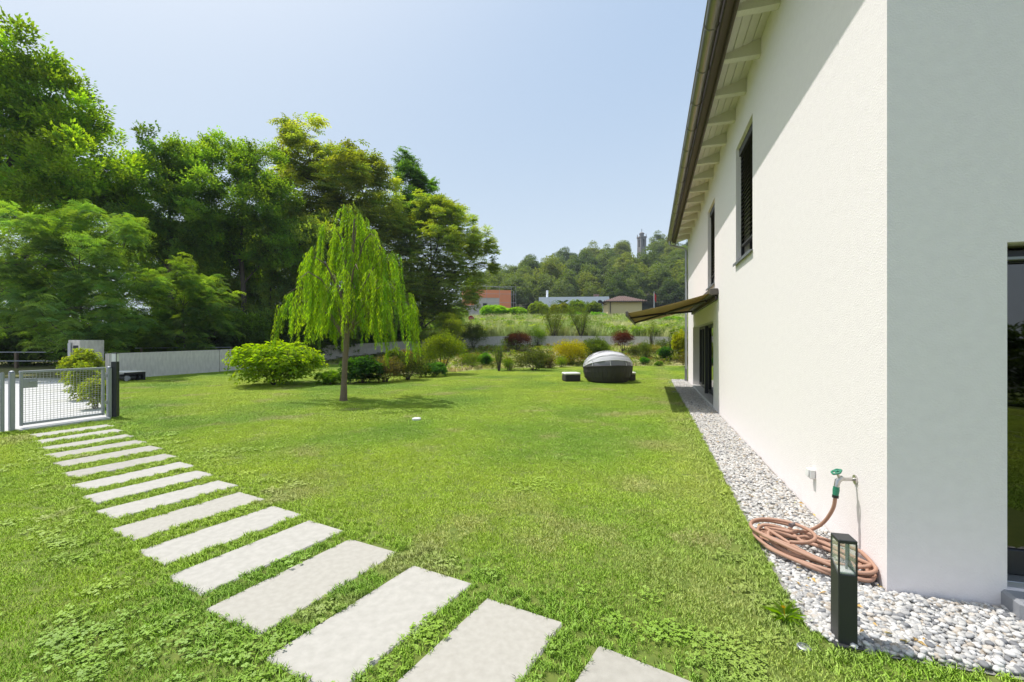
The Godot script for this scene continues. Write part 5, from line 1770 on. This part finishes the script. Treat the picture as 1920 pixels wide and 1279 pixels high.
func make_furniture() -> void:
	var o := thing("daybed", "round dark wicker daybed with a grey folding hood on the far lawn", "daybed", Vector3(3.76, 0, -17.9), 0.1)
	var g := Geo.new()
	var prof := [Vector2(0.70, 0.0), Vector2(0.80, 0.06), Vector2(0.88, 0.22), Vector2(0.925, 0.4), Vector2(0.94, 0.58)]
	# shell rises at the back (towards the viewer) and falls to the sides
	var seg := 48
	for i in prof.size() - 1:
		for k in seg:
			var f := []
			for q in [[i, k], [i, k + 1], [i + 1, k + 1], [i + 1, k]]:
				var a: float = TAU * q[1] / seg
				var lift: float = 1.0 if q[0] == 0 else 1.0 + 0.13 * sin(a) * q[0] / 4.0
				f.append(Vector3(cos(a) * prof[q[0]].x, prof[q[0]].y * lift, sin(a) * prof[q[0]].x))
			g.facing(f, (f[0] + f[2]) * 0.5 - Vector3(0, 0.3, 0))
	part("shell", g, M.wicker, o)
	for j in 16:
		g = Geo.new()
		var pts := []
		var y := 0.04 + 0.036 * j
		for k in seg + 1:
			var a := TAU * k / seg
			var t := y / 0.58
			var r := 0.705 + 0.235 * pow(t, 0.55)
			pts.append(Vector3(cos(a) * r, y * (1.0 + 0.13 * sin(a) * t), sin(a) * r))
		g.tube(pts, [0.012], 4, false)
		part("weave_band", g, M.wicker, o)
	g = Geo.new()
	for k in 36:
		var a := TAU * k / 36
		g.tube([Vector3(cos(a) * 0.74, 0.02, sin(a) * 0.74), Vector3(cos(a) * 0.90, 0.2, sin(a) * 0.90), Vector3(cos(a) * 0.942, 0.4 * (1 + 0.1 * sin(a)), sin(a) * 0.942), Vector3(cos(a) * 0.956, 0.58 * (1 + 0.13 * sin(a)), sin(a) * 0.956)], [0.007], 4, false)
	part("weave_stakes", g, M.wicker, o)
	g = Geo.new()
	var pts := []
	for k in seg + 1:
		var a := TAU * k / seg
		pts.append(Vector3(cos(a) * 0.945, 0.59 * (1 + 0.13 * sin(a)), sin(a) * 0.945))
	g.tube(pts, [0.026], 8, false)
	part("rim", g, M.wicker, o)
	g = Geo.new()
	g.lathe([Vector2(0.9, 0.36), Vector2(0.9, 0.44), Vector2(0.85, 0.48), Vector2(0, 0.49)], 36)
	part("mattress", g, M.cushion, o)
	# hood: quarter shell of cloth on hoops; lower band in darker cloth
	for layer in 2:
		g = Geo.new()
		var n := 14
		var from := 0.0 if layer == 1 else 0.36
		var to := 0.40 if layer == 1 else 1.62
		for i in 8:
			for k in n * 2:
				var f := []
				var ns := []
				for q in [[i, k], [i, k + 1], [i + 1, k + 1], [i + 1, k]]:
					var el := lerpf(from, to, q[0] / 8.0)
					var th: float = PI * q[1] / (n * 2.0)
					var sag := 0.985 + 0.015 * cos(th * 12.0) if layer == 0 else 0.955 + 0.012 * cos(th * 10.0)
					var rr := 0.95 * sag
					# el swings the hoop from the rim at the back up and over
					var p := Vector3(cos(th) * rr, sin(th) * sin(el) * 0.60 * sag, sin(th) * cos(el) * rr)
					f.append(p + Vector3(0, 0.60 + 0.075 * sin(th) * cos(el) + (0.012 * sin(th * 9.0) if layer == 0 and q[0] == 0 else 0.0), 0))
					ns.append(Vector3(p.x, p.y * 1.6, p.z).normalized())
				g.smooth(f[1], f[0], f[3], ns[1], ns[0], ns[3])
				g.smooth(f[1], f[3], f[2], ns[1], ns[3], ns[2])
		part("hood" if layer == 0 else "hood_back_panel", g, M.hood_cloth if layer == 0 else M.hood_lining, o)
	for el in [0.36, 0.78, 1.2, 1.62]:
		g = Geo.new()
		pts = []
		for k in 21:
			var th := PI * k / 20.0
			pts.append(Vector3(cos(th) * 0.962, 0.60 + sin(th) * sin(el) * 0.612 + 0.075 * sin(th) * cos(el), sin(th) * cos(el) * 0.962))
		g.tube(pts, [0.012], 6, false)
		part("hoop", g, M.hood_cloth, o)
	for th in [1.05, 1.75, 2.5]:
		g = Geo.new()
		g.tube([Vector3(cos(th) * 0.95, 0.66, sin(th) * 0.95), Vector3(cos(th) * 0.94, 0.86, sin(th) * 0.86)], [0.018, 0.012], 5)
		part("strap", g, M.hood_cloth, o)
	for q in [["wicker footstool with a pale cushion left of the daybed", 2.35, 18.1], ["wicker stool half hidden behind the right side of the daybed", 4.63, 18.5]]:
		o = thing("footstool", q[0], "footstool", Vector3(q[1], 0, -q[2]), 0.15)
		g = Geo.new()
		g.box(Vector3(0, 0.14, 0), Vector3(0.62, 0.26, 0.55), Basis(), 0.04)
		part("base", g, M.wicker, o)
		for j in 7:
			g = Geo.new()
			var y := 0.035 + 0.036 * j
			g.tube([Vector3(-0.3, y, 0.278), Vector3(0.3, y, 0.278)], [0.012], 4)
			part("weave_band", g, M.wicker, o)
		g = Geo.new()
		g.box(Vector3(0, 0.31, 0), Vector3(0.64, 0.085, 0.57), Basis(), 0.03)
		part("cushion", g, M.cushion, o)
	o = thing("sprinkler_cap", "small pale sprinkler cap set in the lawn beyond the willow shadow", "sprinkler", Vector3(-1.93, 0, -9.2))
	g = Geo.new()
	g.lathe([Vector2(0.09, 0.0), Vector2(0.09, 0.04), Vector2(0.07, 0.048), Vector2(0, 0.05)], 16)
	part("cap", g, M.white_plastic, o)


func make_water() -> void:
	var o := thing("garden_tap", "outdoor tap with green handle on the sunlit wall near the corner", "tap", V(1.44, 0.588, 3.91), HR)
	var g := Geo.new()
	g.tube([Vector3(0.0, 0, 0), Vector3(-0.012, 0, 0)], [0.034], 14)
	g.tube([Vector3(-0.01, 0, 0), Vector3(-0.10, 0, 0.02)], [0.0125], 10)
	part("wall_pipe", g, M.brass, o)
	g = Geo.new()
	g.tube([Vector3(-0.09, 0.012, 0.018), Vector3(-0.125, -0.012, 0.03), Vector3(-0.135, -0.055, 0.034)], [0.017, 0.02, 0.017], 12)
	g.tube([Vector3(-0.105, 0.0, 0.022), Vector3(-0.128, 0.045, 0.022)], [0.011, 0.009], 10)
	part("valve_body", g, M.brass, o)
	g = Geo.new()
	g.tube([Vector3(-0.135, -0.055, 0.034), Vector3(-0.137, -0.075, 0.035)], [0.021], 12)
	g.tube([Vector3(-0.137, -0.075, 0.035), Vector3(-0.141, -0.115, 0.036)], [0.0225, 0.019], 12)
	part("hose_connector", g, M.green_plastic, o)
	g = Geo.new()
	g.tube([Vector3(-0.141, -0.115, 0.036), Vector3(-0.143, -0.135, 0.037)], [0.021], 12)
	part("connector_nut", g, M.black_plastic, o)
	g = Geo.new()
	var ring := []
	for k in 19:
		var a := TAU * k / 18
		var r := 0.030 + 0.003 * cos(a * 5.0)
		ring.append(Vector3(cos(a) * r, 0.0, sin(a) * r))
	g.tube(ring, [0.0075], 8, false)
	for k in 3:
		var a := TAU * k / 3
		g.tube([Vector3.ZERO, Vector3(cos(a) * 0.03, 0, sin(a) * 0.03)], [0.006], 6)
	g.tube([Vector3(0, -0.012, 0), Vector3(0, 0.008, 0)], [0.011], 10)
	var hw := part("hand_wheel", g, M.green_plastic, o, Vector3(-0.131, 0.052, 0.022))
	hw.rotation = Vector3(0.15, 0, 0.45)
	# hose: from the connector down in a bend, then many flat loops on the pebbles
	o = thing("garden_hose", "coiled terracotta coloured garden hose lying on the pebbles below the tap", "hose")
	var path := []
	var start := V(1.297, 0.455, 3.873)
	path.append(start)
	path.append(V(1.29, 0.36, 3.90))
	path.append(V(1.25, 0.22, 3.98))
	path.append(V(1.17, 0.12, 4.06))
	path.append(V(1.06, 0.08, 4.12))
	var ctr := Vector2(1.125, 3.84)
	var axis := Vector2(0.62, -0.67).normalized()
	var perp := Vector2(-axis.y, axis.x)
	var loops := 8
	for i in loops * 26:
		var t := float(i) / 26.0
		var a := t * TAU + 2.2
		var li := int(t)
		var ra := 0.43 - 0.022 * ((li * 3) % 7) + 0.015 * sin(t * 2.3)
		var rb := 0.225 - 0.02 * ((li * 5) % 6) + 0.015 * cos(t * 3.1)
		var off := Vector2(0.03 * sin(li * 2.1), 0.035 * cos(li * 1.7))
		var p := ctr + off + axis * cos(a) * ra + perp * sin(a) * rb
		var h := 0.105 - 0.009 * t + 0.010 * sin(a * 2.0 + li) + 0.012 * sin(a * 3.0 + li * 2.0)
		p.x = minf(p.x, 1.42)
		path.append(V(p.x, maxf(h, 0.045), p.y))
	var curve := Curve3D.new()
	for i in path.size():
		var tan: Vector3 = (path[mini(i + 1, path.size() - 1)] - path[maxi(i - 1, 0)]) * 0.17
		curve.add_point(path[i], -tan, tan)
	var dense := []
	var total := curve.get_baked_length()
	var steps := int(total / 0.022)
	for i in steps + 1:
		dense.append(curve.sample_baked(total * i / steps, true))
	g = Geo.new()
	g.tube(dense, [0.0128], 9)
	part("hose", g, M.hose_rubber, o)
	# a wide upper loop with its grey coupling
	var up := []
	for i in 31:
		var t := float(i) / 30.0
		var a := -0.9 + t * 5.6
		var p := Vector2(0.975, 3.98) + axis * cos(a) * 0.235 + perp * sin(a) * 0.165
		up.append(V(p.x, 0.135 + 0.02 * sin(a + 0.5), p.y))
	up.append(V(1.02, 0.10, 3.74))
	up.append(V(1.12, 0.085, 3.60))
	up.append(V(1.26, 0.08, 3.56))
	g = Geo.new()
	g.tube(up, [0.0128], 9)
	part("upper_loop", g, M.hose_rubber, o)
	g = Geo.new()
	g.tube([V(1.055, 0.15, 4.055), V(1.085, 0.152, 4.085), V(1.115, 0.15, 4.11)], [0.017, 0.015, 0.015], 10)
	part("coupling", g, M.hose_dark, o)
	# covered socket on the wall
	o = thing("wall_socket", "small white weatherproof socket on the sunlit wall left of the tap", "socket", V(1.44, 0.387, 4.79), HR)
	g = Geo.new()
	g.box(Vector3(-0.025, 0, 0), Vector3(0.05, 0.09, 0.085), Basis(), 0.01)
	part("housing", g, M.white_plastic, o)
	g = Geo.new()
	g.box(Vector3(-0.056, 0.008, 0), Vector3(0.012, 0.07, 0.07), Basis(Vector3(0, 0, 1), -0.12), 0.005)
	part("cover", g, M.white_plastic, o)


func make_lamps() -> void:
	# bollard lamp: square post, glass lantern cut off at a slant
	var o := thing("bollard_lamp", "short square anthracite bollard lamp with glazed head standing on the pebbles", "lamp", V(0.985, 0.0, 2.825), HR + 0.04)
	var w := 0.088
	var d := 0.098
	var g := Geo.new()
	g.box(Vector3(0, 0.165, 0), Vector3(w, 0.43, d), Basis(), 0.003)
	part("post", g, M.bollard_coat, o)
	g = Geo.new()
	g.box(Vector3(0, 0.5505, 0), Vector3(w, 0.019, d), Basis(), 0.003)
	part("cap", g, M.bollard_coat, o)
	g = Geo.new()
	for q in [[-1, 1], [1, 1], [1, -1], [-1, -1]]:
		g.box(Vector3(q[0] * (w / 2 - 0.004), 0.46, q[1] * (d / 2 - 0.004)), Vector3(0.008, 0.162, 0.008), Basis(), 0.001)
	# slanted side fillets rising to the back
	for sx in [-1.0, 1.0]:
		var x: float = sx * (w / 2 - 0.003)
		for t in [[-0.003, -1.0], [0.003, 1.0]]:
			g.facing([Vector3(x + t[0], 0.38, d / 2 - 0.008), Vector3(x + t[0], 0.38, -d / 2 + 0.008), Vector3(x + t[0], 0.43, -d / 2 + 0.008)], Vector3(t[1], 0, 0))
		g.facing([Vector3(x - 0.003, 0.38, d / 2 - 0.008), Vector3(x + 0.003, 0.38, d / 2 - 0.008), Vector3(x + 0.003, 0.43, -d / 2 + 0.008), Vector3(x - 0.003, 0.43, -d / 2 + 0.008)], Vector3.UP)
	part("lantern_frame", g, M.bollard_coat, o)
	g = Geo.new()
	g.box(Vector3(0, 0.461, d / 2 - 0.004), Vector3(w - 0.018, 0.158, 0.003))
	g.box(Vector3(0, 0.461, -d / 2 + 0.004), Vector3(w - 0.018, 0.158, 0.003))
	for sx in [-1.0, 1.0]:
		g.box(Vector3(sx * (w / 2 - 0.004), 0.461, 0), Vector3(0.003, 0.158, d - 0.018))
	part("glass", g, M.clear_glass, o)
	g = Geo.new()
	g.box(Vector3(0, 0.386, 0), Vector3(w - 0.02, 0.01, d - 0.02), Basis(), 0.002)
	part("reflector", g, M.white_plastic, o)
	g = Geo.new()
	g.tube([Vector3(0.012, 0.39, 0), Vector3(0.012, 0.536, 0)], [0.006], 8)
	part("lamp_stem", g, M.grey_plastic, o)
	g = Geo.new()
	g.box(Vector3(0, -0.04, 0), Vector3(0.13, 0.12, 0.14), Basis(), 0.006)
	part("foot", g, M.bollard_coat, o)
	# tall post lamp by the gate
	o = thing("post_lamp", "tall slim anthracite post lamp with pale glazed head beside the gate", "lamp", Vector3(-8.27, 0, -9.48), 0.2)
	g = Geo.new()
	g.box(Vector3(0, 0.57, 0), Vector3(0.1, 1.2, 0.1), Basis(), 0.004)
	part("post", g, M.anthracite, o)
	g = Geo.new()
	g.box(Vector3(0, 1.256, 0), Vector3(0.082, 0.17, 0.082), Basis(), 0.003)
	part("lamp_head", g, M.white_plastic, o)
	g = Geo.new()
	g.box(Vector3(0, 1.35, 0), Vector3(0.1, 0.016, 0.1), Basis(), 0.003)
	for q in [[-1, -1], [1, 1]]:
		g.box(Vector3(q[0] * 0.045, 1.256, q[1] * 0.045), Vector3(0.01, 0.172, 0.01))
	part("cap", g, M.anthracite, o)
	# flush spotlight
	o = thing("ground_spotlight", "small round spotlight set flush in the grass near the bollard lamp", "lamp", V(0.765, 0.0, 2.70))
	g = Geo.new()
	g.lathe([Vector2(0.034, 0.0), Vector2(0.034, 0.014), Vector2(0.026, 0.018), Vector2(0.024, 0.013)], 18)
	part("ring", g, M.zinc, o)
	g = Geo.new()
	g.lathe([Vector2(0.025, 0.012), Vector2(0.0, 0.014)], 18)
	part("lens", g, M.grey_plastic, o)
	# dandelion at the edge of the gravel
	o = thing("dandelion", "yellow flowering dandelion at the edge of the grass beside the pebbles", "weed", V(0.745, 0.0, 2.96))
	for k in 15:
		g = Geo.new()
		var yaw := TAU * k / 15.0 + rnd(-0.2, 0.2)
		var dd := Vector3(cos(yaw), rnd(0.35, 0.9), sin(yaw)).normalized()
		var kk := rnd(0.85, 1.2)
		g.col = Color(0.24 * kk, 0.38 * kk, 0.03)
		g.leaf(Vector3(0, 0.01, 0), dd, Vector3.UP, rnd(0.08, 0.13), 0.026, 0.35)
		part("leaf", g, M.leaf, o)
	g = Geo.new()
	g.col = Color(0.75, 0.48, 0.0)
	for k in 22:
		var yaw := TAU * k / 22.0
		g.leaf(Vector3(-0.03, 0.085, 0.03), Vector3(cos(yaw), 0.25 + 0.3 * (k % 3), sin(yaw)).normalized(), Vector3.UP, 0.016, 0.006, 0.1)
	g.tube([Vector3(0, 0, 0), Vector3(-0.03, 0.085, 0.03)], [0.002], 4)
	part("flower", g, M.leaf, o)
